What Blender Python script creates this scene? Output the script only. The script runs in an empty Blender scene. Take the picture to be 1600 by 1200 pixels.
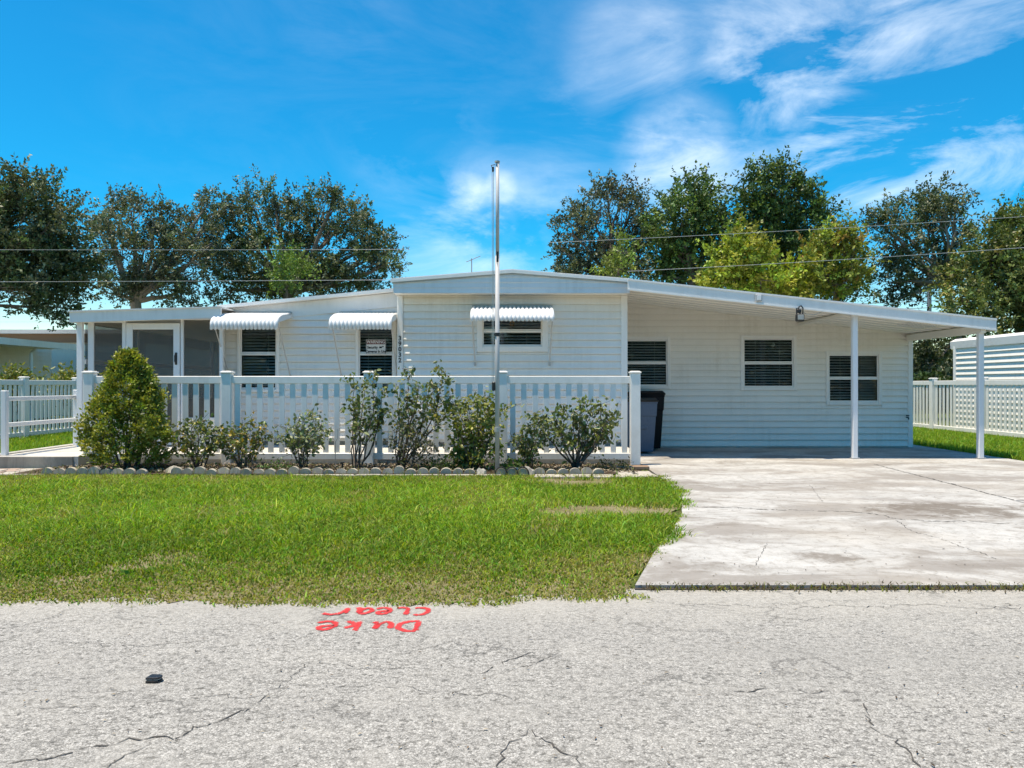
import bpy, bmesh, math, random
import numpy as np
from mathutils import Vector, Matrix

# ------------------------------------------------------------------ camera, sky, sun, exposure
SC = bpy.context.scene
COL = SC.collection
F, H = 1200.0, 1.25            # focal length in 1600-wide pixels, camera height

cd = bpy.data.cameras.new('camera'); cam = bpy.data.objects.new('camera', cd); COL.objects.link(cam)
cam.location = (0, 0, H); cam.rotation_euler = (math.radians(90), 0, 0)
cd.sensor_width = 36; cd.lens = 27.0; cd.shift_y = 0.0012
cd.clip_start = 0.05; cd.clip_end = 2000
SC.camera = cam

TO_SUN = Vector((-0.23, -0.075, 1.0)).normalized()
sl = bpy.data.lights.new('sun', 'SUN'); so = bpy.data.objects.new('sun', sl); COL.objects.link(so)
sl.energy = 3.7; sl.angle = math.radians(0.53); sl.color = (1.0, 0.94, 0.85)
so.rotation_euler = TO_SUN.to_track_quat('Z', 'Y').to_euler(); so.location = (0, 0, 30)

w = bpy.data.worlds.new('World'); SC.world = w; w.use_nodes = True
wn, wl = w.node_tree.nodes, w.node_tree.links
wn.clear()
def WN(t, **k):
    n = wn.new(t)
    for a, b in k.items(): setattr(n, a, b)
    return n
def wmath(op, a, b=None, c=None, clamp=False):
    n = WN('ShaderNodeMath', operation=op); n.use_clamp = clamp
    for i, v in enumerate((a, b, c)):
        if v is None: continue
        if isinstance(v, (int, float)): n.inputs[i].default_value = v
        else: wl.new(v, n.inputs[i])
    return n.outputs[0]
out = WN('ShaderNodeOutputWorld'); bg = WN('ShaderNodeBackground')
bg.inputs['Strength'].default_value = 0.132
sky = WN('ShaderNodeTexSky', sky_type='NISHITA'); sky.sun_disc = False
sky.sun_elevation = math.asin(TO_SUN.z); sky.sun_rotation = math.atan2(TO_SUN.x, TO_SUN.y)
sky.air_density = 1.0; sky.dust_density = 0.25; sky.ozone_density = 2.2
hs = WN('ShaderNodeHueSaturation'); hs.inputs['Saturation'].default_value = 1.8; hs.inputs['Value'].default_value = 0.85
hs.inputs['Hue'].default_value = 0.494
wl.new(sky.outputs[0], hs.inputs['Color'])
tc = WN('ShaderNodeTexCoord')
DIR = tc.outputs['Generated']
def pdir(px, py):
    return Vector(((px - 800) / F, 1.0, (602 - py) / F)).normalized()
def wblob(px, py, rpx, soft=1.0):
    d = pdir(px, py)
    n = WN('ShaderNodeVectorMath', operation='DOT_PRODUCT'); n.inputs[1].default_value = d
    wl.new(DIR, n.inputs[0])
    m = WN('ShaderNodeMapRange', interpolation_type='SMOOTHSTEP')
    wl.new(n.outputs['Value'], m.inputs[0])
    m.inputs[1].default_value = math.cos(rpx / F); m.inputs[2].default_value = 1.0
    m.inputs[3].default_value = 0; m.inputs[4].default_value = soft
    return m.outputs[0]
def wsum(lst):
    a = lst[0]
    for b in lst[1:]: a = wmath('ADD', a, b)
    return a
def wnoise(rot, scale, nscale, detail, rough, dist=0.0):
    mp = WN('ShaderNodeMapping'); mp.inputs['Rotation'].default_value = (0, rot, 0); mp.inputs['Scale'].default_value = scale
    wl.new(DIR, mp.inputs[0])
    n = WN('ShaderNodeTexNoise'); wl.new(mp.outputs[0], n.inputs['Vector'])
    n.inputs['Scale'].default_value = nscale; n.inputs['Detail'].default_value = detail
    n.inputs['Roughness'].default_value = rough; n.inputs['Distortion'].default_value = dist
    return n.outputs[0]
nA = wnoise(math.radians(27), (1.0, 1.0, 3.0), 3.2, 9, 0.64, 0.7)    # combed cirrus, rising to the right
nB = wnoise(math.radians(-62), (1.0, 1.0, 2.4), 4.0, 9, 0.62, 0.6)    # steeper wisps
nC = wnoise(0, (1.0, 1.0, 1.6), 7.0, 7, 0.6, 0.2)                     # small puffs
mA = wmath('MINIMUM', wsum([wblob(1620, 60, 240, .95), wblob(1490, 125, 170, .85), wblob(1370, 190, 130, .85), wblob(1310, 235, 110, .5),
          wblob(1090, 245, 130, .6), wblob(960, 235, 160, .22), wblob(800, 345, 150, .28), wblob(720, 375, 150, .4), wblob(1580, 300, 110, .3), wblob(1290, 272, 60, .5), wblob(1350, 250, 80, .7)]), 1.0)
mB = wmath('MINIMUM', wsum([wblob(1250, 40, 150, .8), wblob(1225, 150, 110, .7), wblob(980, 85, 110, .42), wblob(1080, 70, 100, .3), wblob(660, 245, 130, .25), wblob(540, 30, 110, .12)]), 1.0)
mC = wmath('MINIMUM', wsum([wblob(728, 302, 42, .62), wblob(782, 292, 30, .55), wblob(830, 360, 120, .2), wblob(1060, 245, 110, .6)]), 1.0)
mG = wnoise(0.3, (1, 1, 1), 1.3, 2, .5)                                # elsewhere: thin scattered cirrus
mGr = wmath('MULTIPLY', wmath('SUBTRACT', mG, .52, clamp=True), .8)
def layer(mask, nz, lo, gain):
    return wmath('MULTIPLY', mask, wmath('MULTIPLY', wmath('SUBTRACT', nz, lo, clamp=True), gain, clamp=True))
cl = wsum([layer(mA, nA, .475, 3.4), layer(mB, nB, .47, 3.2), layer(mC, nC, .40, 3.4), layer(mGr, nA, .42, 2.0)])
cl = wmath('MULTIPLY', wmath('MINIMUM', cl, 1.0), 0.50)
mixc = WN('ShaderNodeMix', data_type='RGBA')
mixc.inputs['B'].default_value = (7.6, 8.1, 8.6, 1)
wl.new(cl, mixc.inputs['Factor']); wl.new(hs.outputs[0], mixc.inputs['A'])
wl.new(mixc.outputs['Result'], bg.inputs['Color']); wl.new(bg.outputs[0], out.inputs[0])

SC.view_settings.view_transform = 'Standard'; SC.view_settings.look = 'None'
SC.view_settings.use_white_balance = True; SC.view_settings.white_balance_temperature = 7450; SC.view_settings.white_balance_tint = 10
SC.view_settings.exposure = 0.86; SC.view_settings.gamma = 1.0; SC.view_settings.use_curve_mapping = False
SC.render.engine = 'CYCLES'; SC.cycles.max_bounces = 7; SC.cycles.transparent_max_bounces = 12
SC.cycles.use_denoising = True

# ------------------------------------------------------------------ helpers
R = random.Random(11)
RNG = np.random.default_rng(7)
WLOC = {}
def X(px, d): return (px - 800) * d / F
def Z(py, d): return H - (py - 602) * d / F
def D(py, z=0.0): return (H - z) * F / (py - 602)

def link(o, parent=None):
    COL.objects.link(o)
    if parent is not None:
        o.parent = parent
        o.matrix_parent_inverse = Matrix.Translation(-Vector(WLOC.get(parent.name, (0, 0, 0))))
    return o
def tag(o, label=None, cat=None, group=None, kind=None):
    if label: o['label'] = label
    if cat: o['category'] = cat
    if group: o['group'] = group
    if kind: o['kind'] = kind
    return o
def thing(name, loc, label, cat, group=None):
    o = bpy.data.objects.new(name, None); o.location = loc; o.empty_display_size = .2
    link(o); WLOC[o.name] = tuple(loc); tag(o, label, cat, group)
    return o
class MB:
    def __init__(s): s.v = []; s.f = []
    def add(s, v, f):
        b = len(s.v); s.v += [tuple(p) for p in v]; s.f += [tuple(i + b for i in q) for q in f]; return s
    def box(s, x0, x1, y0, y1, z0, z1):
        return s.add([(x0,y0,z0),(x1,y0,z0),(x1,y1,z0),(x0,y1,z0),(x0,y0,z1),(x1,y0,z1),(x1,y1,z1),(x0,y1,z1)],
                     [(0,3,2,1),(4,5,6,7),(0,1,5,4),(1,2,6,5),(2,3,7,6),(3,0,4,7)])
    def cbox(s, x0, x1, y0, y1, z0, z1, c=.006):            # chamfered box
        bm = bmesh.new(); bmesh.ops.create_cube(bm, size=1)
        for v in bm.verts: v.co = ((x0+x1)/2 + v.co.x*(x1-x0), (y0+y1)/2 + v.co.y*(y1-y0), (z0+z1)/2 + v.co.z*(z1-z0))
        c = min(c, .45*min(x1-x0, y1-y0, z1-z0))
        bmesh.ops.bevel(bm, geom=bm.edges[:], offset=c, segments=1, affect='EDGES')
        bm.verts.index_update()
        s.add([v.co[:] for v in bm.verts], [[v.index for v in f.verts] for f in bm.faces]); bm.free(); return s
    def prism(s, poly, axis, a, b):                          # polygon in the plane across axis ('y': (x,z); 'z': (x,y)), extruded a..b
        n = len(poly)
        P3 = (lambda p, t: (p[0], t, p[1])) if axis == 'y' else ((lambda p, t: (p[0], p[1], t)) if axis == 'z' else (lambda p, t: (t, p[0], p[1])))
        v = [P3(p, a) for p in poly] + [P3(p, b) for p in poly]
        f = [tuple(range(n)), tuple(range(2*n-1, n-1, -1))] + [(i, i+n, (i+1) % n + n, (i+1) % n) for i in range(n)]
        return s.add(v, f)
    def tube(s, pts, rad, n=8, cap=True):
        pts = [Vector(p) for p in pts]
        if not hasattr(rad, '__len__'): rad = [rad]*len(pts)
        vs = []; fs = []; ref = Vector((0.31, 0.52, 0.79))
        for i, p in enumerate(pts):
            t = (pts[min(i+1, len(pts)-1)] - pts[max(i-1, 0)]).normalized()
            if abs(t.dot(ref)) > .95: ref = Vector((.9, -.3, .2)).normalized()
            a = t.cross(ref).normalized(); b = t.cross(a)
            for k in range(n):
                an = 2*math.pi*k/n
                vs.append(p + (a*math.cos(an) + b*math.sin(an))*rad[i])
        for i in range(len(pts)-1):
            for k in range(n):
                fs.append((i*n+k, i*n+(k+1) % n, (i+1)*n+(k+1) % n, (i+1)*n+k))
        if cap: fs += [tuple(range(n-1, -1, -1)), tuple((len(pts)-1)*n + k for k in range(n))]
        return s.add(vs, fs)
    def build(s, name, mat, parent=None, smooth=False, fix=True):
        me = bpy.data.meshes.new(name); me.from_pydata(s.v, [], s.f)
        if fix:
            bm = bmesh.new(); bm.from_mesh(me); bmesh.ops.recalc_face_normals(bm, faces=bm.faces); bm.to_mesh(me); bm.free()
        if mat: me.materials.append(mat)
        if smooth: me.polygons.foreach_set('use_smooth', [True]*len(me.polygons))
        o = bpy.data.objects.new(name, me); link(o, parent); return o
def inst(name, me, loc, parent, rot=None, scale=None):
    o = bpy.data.objects.new(name, me); o.location = loc
    if rot: o.rotation_euler = rot
    if scale: o.scale = scale
    return link(o, parent)
def npmesh(name, V, Fq, mat, parent=None, cols=None, smooth=False):
    me = bpy.data.meshes.new(name)
    V = np.ascontiguousarray(V, dtype=np.float32); k = Fq.shape[1]
    me.vertices.add(len(V)); me.vertices.foreach_set('co', V.ravel())
    me.loops.add(Fq.size); me.loops.foreach_set('vertex_index', np.ascontiguousarray(Fq, dtype=np.int32).ravel())
    me.polygons.add(len(Fq)); me.polygons.foreach_set('loop_start', np.arange(0, Fq.size, k, dtype=np.int32))
    if cols is not None:
        at = me.color_attributes.new('Col', 'FLOAT_COLOR', 'POINT')
        c4 = np.ones((len(V), 4), dtype=np.float32); c4[:, :3] = cols; at.data.foreach_set('color', c4.ravel())
    me.update(calc_edges=True); me.validate()
    me.materials.append(mat)
    o = bpy.data.objects.new(name, me); return link(o, parent)

# ------------------------------------------------------------------ materials
class NT:
    def __init__(s, name):
        s.m = bpy.data.materials.new(name); s.m.use_nodes = True
        s.n, s.l = s.m.node_tree.nodes, s.m.node_tree.links
        s.b = s.n['Principled BSDF']; s.o = s.n['Material Output']
        s.pos = s.n.new('ShaderNodeNewGeometry').outputs['Position']
    def N(s, t, **k):
        n = s.n.new(t)
        for a, b in k.items(): setattr(n, a, b)
        return n
    def mapv(s, sc, rot=(0,0,0)):
        m = s.N('ShaderNodeMapping'); m.inputs['Scale'].default_value = sc; m.inputs['Rotation'].default_value = rot
        s.l.new(s.pos, m.inputs[0]); return m.outputs[0]
    def noise(s, scale, detail=4, rough=.55, vec=None, dist=0):
        n = s.N('ShaderNodeTexNoise'); n.inputs['Scale'].default_value = scale; n.inputs['Detail'].default_value = detail
        n.inputs['Roughness'].default_value = rough; n.inputs['Distortion'].default_value = dist
        s.l.new(vec if vec is not None else s.pos, n.inputs['Vector']); return n.outputs[0]
    def vor(s, scale, feature='F1', vec=None, out=0, rnd=1.0):
        n = s.N('ShaderNodeTexVoronoi', feature=feature); n.inputs['Scale'].default_value = scale; n.inputs['Randomness'].default_value = rnd
        s.l.new(vec if vec is not None else s.pos, n.inputs['Vector']); return n.outputs[out]
    def ramp(s, fac, stops):
        n = s.N('ShaderNodeValToRGB'); e = n.color_ramp.elements
        while len(e) < len(stops): e.new(.5)
        for i, (p, c) in enumerate(stops):
            e[i].position = p; e[i].color = (c, c, c, 1) if isinstance(c, (int, float)) else (*c, 1)
        s.l.new(fac, n.inputs[0]); return n.outputs[0]
    def mix(s, fac, a, b, blend='MIX'):
        n = s.N('ShaderNodeMix', data_type='RGBA', blend_type=blend)
        for key, v in (('Factor', fac), ('A', a), ('B', b)):
            if isinstance(v, (int, float)):
                n.inputs[key].default_value = v if key == 'Factor' else (v, v, v, 1)
            elif isinstance(v, tuple): n.inputs[key].default_value = (*v, 1)
            else: s.l.new(v, n.inputs[key])
        return n.outputs['Result']
    def math(s, op, a, b=0.0, clamp=False):
        n = s.N('ShaderNodeMath', operation=op); n.use_clamp = clamp
        for i, v in enumerate((a, b)):
            if isinstance(v, (int, float)): n.inputs[i].default_value = v
            else: s.l.new(v, n.inputs[i])
        return n.outputs[0]
    def col(s, v):
        if isinstance(v, tuple): s.b.inputs['Base Color'].default_value = (*v, 1)
        else: s.l.new(v, s.b.inputs['Base Color'])
    def bump(s, h, strength=.3, dist=.01):
        n = s.N('ShaderNodeBump'); n.inputs['Strength'].default_value = strength; n.inputs['Distance'].default_value = dist
        s.l.new(h, n.inputs['Height']); s.l.new(n.outputs[0], s.b.inputs['Normal'])
    def rough(s, r, spec=None):
        if isinstance(r, (int, float)): s.b.inputs['Roughness'].default_value = r
        else: s.l.new(r, s.b.inputs['Roughness'])
        if spec is not None: s.b.inputs['Specular IOR Level'].default_value = spec
def painted(name, c, rough=.45, dirt=.12, dscale=3.0, dcol=(.45, .42, .36), streak=True, bump=.0, spec=.4, metal=0):
    t = NT(name)
    big = t.noise(dscale, 5, .6)
    st = t.noise(1.0, 5, .6, t.mapv((14, 14, .9))) if streak else t.noise(dscale*6, 4, .6)
    f = t.math('MULTIPLY', t.ramp(big, [(.38, 0), (.75, 1)]), t.ramp(st, [(.4, .1), (.75, 1)]))
    fine = t.noise(60, 3, .6)
    base = t.mix(t.ramp(fine, [(.3, 0), (.7, 1)]), tuple(x*.96 for x in c), c)
    t.col(t.mix(t.math('MULTIPLY', f, dirt*3), base, dcol))
    t.rough(t.math('ADD', t.math('MULTIPLY', big, .25), rough - .12), spec)
    t.b.inputs['Metallic'].default_value = metal
    if bump: t.bump(t.noise(35, 3, .5), bump, .004)
    return t.m
def plain(name, c, rough=.5, metal=0, spec=.5):
    t = NT(name); n = t.noise(40, 3, .6)
    t.col(t.mix(t.ramp(n, [(.3, 0), (.7, 1)]), tuple(x*.85 for x in c), c)); t.rough(rough, spec); t.b.inputs['Metallic'].default_value = metal
    return t.m
def leafmat(name, trans=.3, rough=.42, spec=.35):
    t = NT(name); a = t.N('ShaderNodeAttribute', attribute_name='Col')
    t.l.new(a.outputs['Color'], t.b.inputs['Base Color']); t.rough(rough, spec)
    tr = t.N('ShaderNodeBsdfTranslucent'); t.l.new(t.mix(1.0, a.outputs['Color'], (1.3, 1.35, .5), 'MULTIPLY'), tr.inputs['Color'])
    mx = t.N('ShaderNodeMixShader'); mx.inputs[0].default_value = trans
    t.l.new(t.b.outputs[0], mx.inputs[1]); t.l.new(tr.outputs[0], mx.inputs[2]); t.l.new(mx.outputs[0], t.o.inputs[0])
    return t.m

M = {}
M['siding'] = painted('white_vinyl_siding', (.87, .835, .765), .42, .17, 1.6, (.50, .45, .36))
M['trim'] = painted('white_trim', (.86, .84, .795), .4, .08, 2.0, (.5, .46, .4))
M['fascia'] = painted('white_aluminium_fascia', (.80, .795, .77), .34, .16, 2.2, (.42, .41, .38))
M['ceiling'] = painted('carport_ceiling', (.84, .80, .725), .5, .10, 1.0, (.5, .46, .38), False)
M['awning'] = painted('white_awning_metal', (.80, .80, .80), .3, .06, 4, (.5, .48, .44))
M['vinyl'] = painted('white_vinyl_fence', (.88, .86, .81), .38, .18, 3.5, (.46, .47, .38))
M['post'] = painted('white_post_paint', (.80, .80, .80), .38, .08, 3, (.45, .42, .38))
M['roof'] = painted('white_roof_coating', (.72, .71, .68), .6, .2, 1.2, (.35, .33, .3), False)
M['blind'] = plain('blind_slat', (.80, .79, .75), .6)
M['room'] = plain('dim_room', (.045, .042, .04), .9)
M['darkmetal'] = plain('black_metal', (.02, .02, .02), .4)
M['galv'] = plain('galvanised_metal', (.50, .50, .50), .42, .35)
M['pole'] = painted('weathered_grey_metal', (.50, .50, .50), .5, .06, 5, (.22, .21, .2), True, 0, .4, 0)
M['strut'] = plain('grey_strut', (.50, .49, .47), .4, .4)
M['greybox'] = plain('grey_box', (.42, .42, .38), .5)
M['wire'] = plain('wire', (.22, .22, .23), .5)
M['tan'] = painted('skirting_block', (.33, .29, .23), .85, .2, 4, (.18, .16, .13))
M['binblue'] = plain('blue_grey_plastic', (.10, .135, .185), .55, 0, .3)
M['binblack'] = plain('black_plastic', (.008, .008, .009), .6, 0, .2)
M['brown'] = plain('brown_block_and_shade', (.30, .19, .12), .7)
M['beige'] = painted('beige_wall', (.5, .44, .36), .7, .1, 2)
M['green'] = plain('pale_green_wall', (.42, .47, .36), .7)
M['red'] = plain('sign_red', (.15, .03, .035), .45)
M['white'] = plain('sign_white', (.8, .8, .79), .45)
M['black'] = plain('black_ink', (.008, .008, .008), .5)
M['amber'] = plain('amber_glass', (.65, .33, .09), .3)
M['bark'] = painted('bark', (.16, .13, .10), .9, .25, 6, (.07, .06, .05), True, .5)
M['palebark'] = painted('pale_bark', (.30, .26, .21), .9, .25, 6, (.14, .12, .10), True, .5)
M['stem'] = plain('shrub_stem', (.10, .075, .055), .85)
M['leaf'] = leafmat('leaf', .25, .42, .4)
M['oakleaf'] = leafmat('oak_leaf', .18, .5, .35)
M['blade'] = leafmat('grass_blade', .42, .5, .25)
M['litter'] = leafmat('leaf_litter', .05, .8, .2)
def glassmat():
    t = NT('window_glass'); g = t.N('ShaderNodeBsdfGlossy'); g.inputs['Roughness'].default_value = .03; g.inputs['Color'].default_value = (.9, .95, 1, 1)
    tr = t.N('ShaderNodeBsdfTransparent'); tr.inputs['Color'].default_value = (.82, .86, .86, 1)
    fr = t.N('ShaderNodeFresnel'); fr.inputs['IOR'].default_value = 1.5
    mx = t.N('ShaderNodeMixShader'); t.l.new(t.math('ADD', fr.outputs[0], .0), mx.inputs[0])
    t.l.new(tr.outputs[0], mx.inputs[1]); t.l.new(g.outputs[0], mx.inputs[2]); t.l.new(mx.outputs[0], t.o.inputs[0]); return t.m
M['glass'] = glassmat()
def screenmat():
    t = NT('insect_screen'); tr = t.N('ShaderNodeBsdfTransparent'); t.col((.115, .11, .10)); t.rough(.6, .3)
    mx = t.N('ShaderNodeMixShader'); mx.inputs[0].default_value = .46
    t.l.new(tr.outputs[0], mx.inputs[1]); t.l.new(t.b.outputs[0], mx.inputs[2]); t.l.new(mx.outputs[0], t.o.inputs[0]); return t.m
M['screen'] = screenmat()
def roadmat():
    t = NT('weathered_asphalt')
    flat = t.mapv((1, 1, 0))
    v = t.vor(85, 'F1', flat, 1)                                   # random grey per stone
    sep = t.N('ShaderNodeSeparateColor'); t.l.new(v, sep.inputs[0])
    de = t.vor(85, 'DISTANCE_TO_EDGE', flat, 0)
    v2 = t.vor(190, 'F1', flat, 1); sep2 = t.N('ShaderNodeSeparateColor'); t.l.new(v2, sep2.inputs[0])
    n1 = t.noise(1.0, 7, .82, t.mapv((26, 34, 0))); nb = t.noise(1.0, 5, .6, t.mapv((.22, .8, 0))); nm = t.noise(3.2, 6, .68, flat)
    stone = t.ramp(sep.outputs[0], [(0, (0.123, 0.119, 0.109)), (.22, (0.322, 0.311, 0.288)), (.6, (0.440, 0.425, 0.394)), (1, (0.576, 0.558, 0.519))])
    stone = t.mix(.45, stone, t.ramp(sep2.outputs[1], [(0, (0.067, 0.065, 0.060)), (.25, (0.314, 0.304, 0.281)), (1, (0.559, 0.542, 0.503))]))
    base = t.mix(t.ramp(de, [(0, 1), (.10, 0)]), stone, (0.166, 0.159, 0.145))
    base = t.mix(t.ramp(n1, [(.40, 1), (.475, 0)]), base, (0.100, 0.096, 0.087))
    base = t.mix(t.ramp(nm, [(.5, 0), (.75, .45)]), base, (0.452, 0.432, 0.389))
    base = t.mix(t.ramp(nb, [(.45, 0), (.65, .5)]), base, (0.276, 0.267, 0.247))
    sepP = t.N('ShaderNodeSeparateXYZ'); t.l.new(t.pos, sepP.inputs[0])
    edge = t.math('ADD', t.math('MULTIPLY', t.noise(2.2, 5, .7, flat), .9), sepP.outputs[1])
    base = t.mix(t.ramp(t.math('SUBTRACT', edge, 4.1), [(.25, 0), (.85, .5)]), base, (0.420, 0.397, 0.349))      # pale sand dusted along the verge
    warp = t.N('ShaderNodeVectorMath', operation='ADD'); t.l.new(flat, warp.inputs[0])
    nv = t.N('ShaderNodeTexNoise'); nv.inputs['Scale'].default_value = 2.5; nv.inputs['Detail'].default_value = 6; nv.inputs['Roughness'].default_value = .7
    t.l.new(flat, nv.inputs['Vector'])
    sc = t.N('ShaderNodeVectorMath', operation='SCALE'); sc.inputs['Scale'].default_value = .7; t.l.new(nv.outputs['Color'], sc.inputs[0]); t.l.new(sc.outputs[0], warp.inputs[1])
    ce = t.vor(1.1, 'DISTANCE_TO_EDGE', warp.outputs[0], 0)
    cm = t.math('MULTIPLY', t.ramp(ce, [(0, 1), (.014, 0)]), t.ramp(t.noise(1.3, 3, .5, flat), [(.42, 0), (.56, .75)]))
    base = t.mix(cm, base, (0.109, 0.105, 0.098))
    t.col(base); t.rough(.9, .25)
    h = t.math('ADD', t.math('MULTIPLY', de, .6), t.math('MULTIPLY', n1, 1.2))
    t.bump(t.math('SUBTRACT', h, cm), .55, .012)
    return t.m
M['road'] = roadmat()
def concretemat(name, base=(.48, .445, .38), stain=1.3, sx=1.0, spots=()):
    t = NT(name); flat = t.mapv((1, 1, .2)); st = t.mapv((.55*sx, 1.1*sx, .3), (0, 0, .35))
    n1 = t.noise(1.15, 8, .68, st, .6); n2 = t.noise(2.7, 7, .7, flat, .3); n3 = t.noise(70, 4, .7, flat); n4 = t.noise(.5, 4, .6, flat)
    c = t.mix(t.ramp(n2, [(.35, 0), (.7, 1)]), tuple(x*.86 for x in base), tuple(min(x*1.15, .8) for x in base))
    c = t.mix(t.ramp(n1, [(.46, 0), (.57, .6*stain)]), c, (.23, .205, .18))
    c = t.mix(t.ramp(n4, [(.5, 0), (.72, .45*stain)]), c, (.40, .36, .305))
    c = t.mix(t.ramp(t.noise(9, 6, .75, flat), [(.50, 0), (.62, .42*stain)]), c, (.22, .195, .165))
    c = t.mix(t.ramp(n3, [(.3, .45), (.5, 0)]), c, tuple(x*.6 for x in base))
    if spots:
        sp3 = t.N('ShaderNodeSeparateXYZ'); t.l.new(t.pos, sp3.inputs[0]); nz = t.noise(2.6, 8, .72, flat, .5); nz2 = t.noise(11, 6, .75, flat)
        for (sx_, sy_, rx_, ry_, k_) in spots:
            q = t.math('ADD', t.math('POWER', t.math('DIVIDE', t.math('SUBTRACT', sp3.outputs[0], sx_), rx_), 2), t.math('POWER', t.math('DIVIDE', t.math('SUBTRACT', sp3.outputs[1], sy_), ry_), 2))
            q = t.math('ADD', q, t.math('ADD', t.math('MULTIPLY', t.math('SUBTRACT', nz, .5), 4.5), t.math('MULTIPLY', t.math('SUBTRACT', nz2, .5), 2.0)))
            c = t.mix(t.ramp(q, [(.15, k_), (.95, 0)]), c, (.15, .125, .10))
    t.col(c); t.rough(.88, .25); t.bump(t.math('ADD', n3, t.math('MULTIPLY', n2, 2)), .25, .006); return t.m
M['drive'] = concretemat('stained_concrete', (.45, .44, .415), spots=((4.35, 7.6, 1.0, .5, .85), (2.25, 5.45, .28, .22, .75), (1.45, 5.15, .35, .2, .4), (2.6, 9.6, .8, .3, .35), (2.0, 8.2, .3, .2, .3), (5.9, 7.0, .7, .3, .4), (3.3, 5.2, .5, .12, .3), (1.9, 6.8, .18, .12, .45)))
M['patio'] = concretemat('patio_concrete', (.56, .54, .49), .35)
M['oldconc'] = concretemat('old_concrete', (.42, .37, .30), 1.0, 3)
M['edger'] = concretemat('edging_concrete', (.46, .42, .34), .8, 6)
M['paver'] = concretemat('pale_paver', (.50, .46, .39), .7, 5)
M['brickpaver'] = concretemat('pink_paver', (.46, .34, .27), .8, 5)
M['joint'] = plain('joint_dirt', (.06, .05, .04), .95)
M['crack'] = plain('crack_dark', (.075, .068, .06), .95)
def soilmat(name, a, b, c):
    t = NT(name); n = t.noise(1.6, 6, .65); f = t.noise(45, 5, .7)
    k = t.mix(t.ramp(n, [(.38, 0), (.62, 1)]), a, b); t.col(t.mix(t.ramp(f, [(.4, .7), (.6, 0)]), k, c)); t.rough(.95, .1); t.bump(f, .8, .03); return t.m
M['soil'] = soilmat('lawn_soil', (.22, .19, .09), (.38, .32, .21), (.13, .12, .06))
M['ground'] = soilmat('yard_grass_ground', (.09, .13, .03), (.15, .16, .06), (.04, .06, .015))
M['mulch'] = soilmat('mulch', (.09, .065, .045), (.14, .11, .08), (.025, .02, .015))
def paintmat():
    t = NT('red_spray_paint'); n = t.noise(70, 6, .8); n2 = t.noise(9, 5, .7); at = t.N('ShaderNodeAttribute', attribute_name='Col')
    t.col(t.mix(t.ramp(n2, [(.35, 0), (.7, 1)]), (.50, .025, .03), (.66, .06, .06))); t.rough(.8, .15)
    tr = t.N('ShaderNodeBsdfTransparent'); mx = t.N('ShaderNodeMixShader')
    k = t.math('ADD', at.outputs['Fac'], t.math('ADD', t.math('MULTIPLY', t.math('SUBTRACT', n, .5), 2.4), t.math('MULTIPLY', t.math('SUBTRACT', n2, .5), .8)))
    t.l.new(t.ramp(k, [(.38, 0), (.85, .92)]), mx.inputs[0])
    t.l.new(tr.outputs[0], mx.inputs[1]); t.l.new(t.b.outputs[0], mx.inputs[2]); t.l.new(mx.outputs[0], t.o.inputs[0]); return t.m
M['spray'] = paintmat()

# ------------------------------------------------------------------ ground, road, driveway, lawn
def sheet(name, poly, z, mat, parent=None, thick=.0):
    m = MB()
    if thick: m.prism(poly, 'z', z - thick, z)
    else: m.add([(x, y, z) for x, y in poly], [tuple(range(len(poly)))])
    return m.build(name, mat, parent)
g = sheet('ground', [(-600, 4.3), (600, 4.3), (600, 900), (-600, 900)], -.012, M['ground']); tag(g, kind='structure')
g = sheet('far_ground', [(-600, -300), (600, -300), (600, -5), (-600, -5)], -.012, M['ground']); tag(g, kind='structure')
road = sheet('road', [(-200, -5.2), (200, -5.2), (200, 4.72), (-200, 4.72)], 0, M['road']); tag(road, kind='structure')

def lerp_pts(pts, t):
    for (a, b), (c, d) in zip(pts, pts[1:]):
        if a <= t <= c or a >= t >= c: return b + (d-b)*(t-a)/(c-a)
    return pts[0][1] if abs(t-pts[0][0]) < abs(t-pts[-1][0]) else pts[-1][1]
EDGE = [(4.55, .70), (4.79, .78), (5.6, 1.03), (6.58, 1.38), (7.4, 1.64), (8.2, 1.80), (9.2, 1.93), (10.1, 1.98), (11.9, 2.02)]
def lawn_edge(y): return lerp_pts(EDGE, y) + .035*math.sin(y*7.3) + .03*math.sin(y*17.1+1)
def road_edge(x): return 4.47 + .035*math.sin(x*1.7) + .03*math.sin(x*5.3+.7) + .02*math.sin(x*13.1) + (.06 if x > -.2 else 0)

dr = thing('driveway', (4, 8, 0), None, None); tag(dr, kind='structure')
left = [(lerp_pts(EDGE, y) - .0, y) for y in (4.72, 5.2, 5.6, 6.1, 6.58, 7, 7.4, 8.2, 9.2, 10.1, 11.9)]
sheet('joint_filler', left + [(2.0, 15.6), (8.4, 15.6), (8.4, 9.6), (12.4, 4.72)], .008, M['joint'], dr)
G = .008
sheet('concrete_slab', left + [(2.02, 11.95), (5.62, 11.95), (5.36 - G, 8.16), (4.9 - G, 4.72)], .022, M['drive'], dr, .02)
sheet('concrete_slab', [(5.62 + 2*G, 11.95), (8.3, 11.95), (8.3, 9.7), (9.1, 8.18), (5.36 + G, 8.18)], .021, M['drive'], dr, .02)
sheet('concrete_slab', [(4.9 + G, 4.72), (5.36 + G, 8.16), (9.12, 8.16), (12.2, 4.72)], .022, M['drive'], dr, .02)
sheet('concrete_slab', [(2.02, 11.965), (8.3, 11.965), (8.28, 24), (2.02, 24)], .0215, M['drive'], dr, .02)
sheet('gap', [(.75, 4.685), (3, 4.69), (6, 4.675), (14, 4.68), (14, 4.72), (.75, 4.72)], .005, M['joint'], dr)

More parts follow.
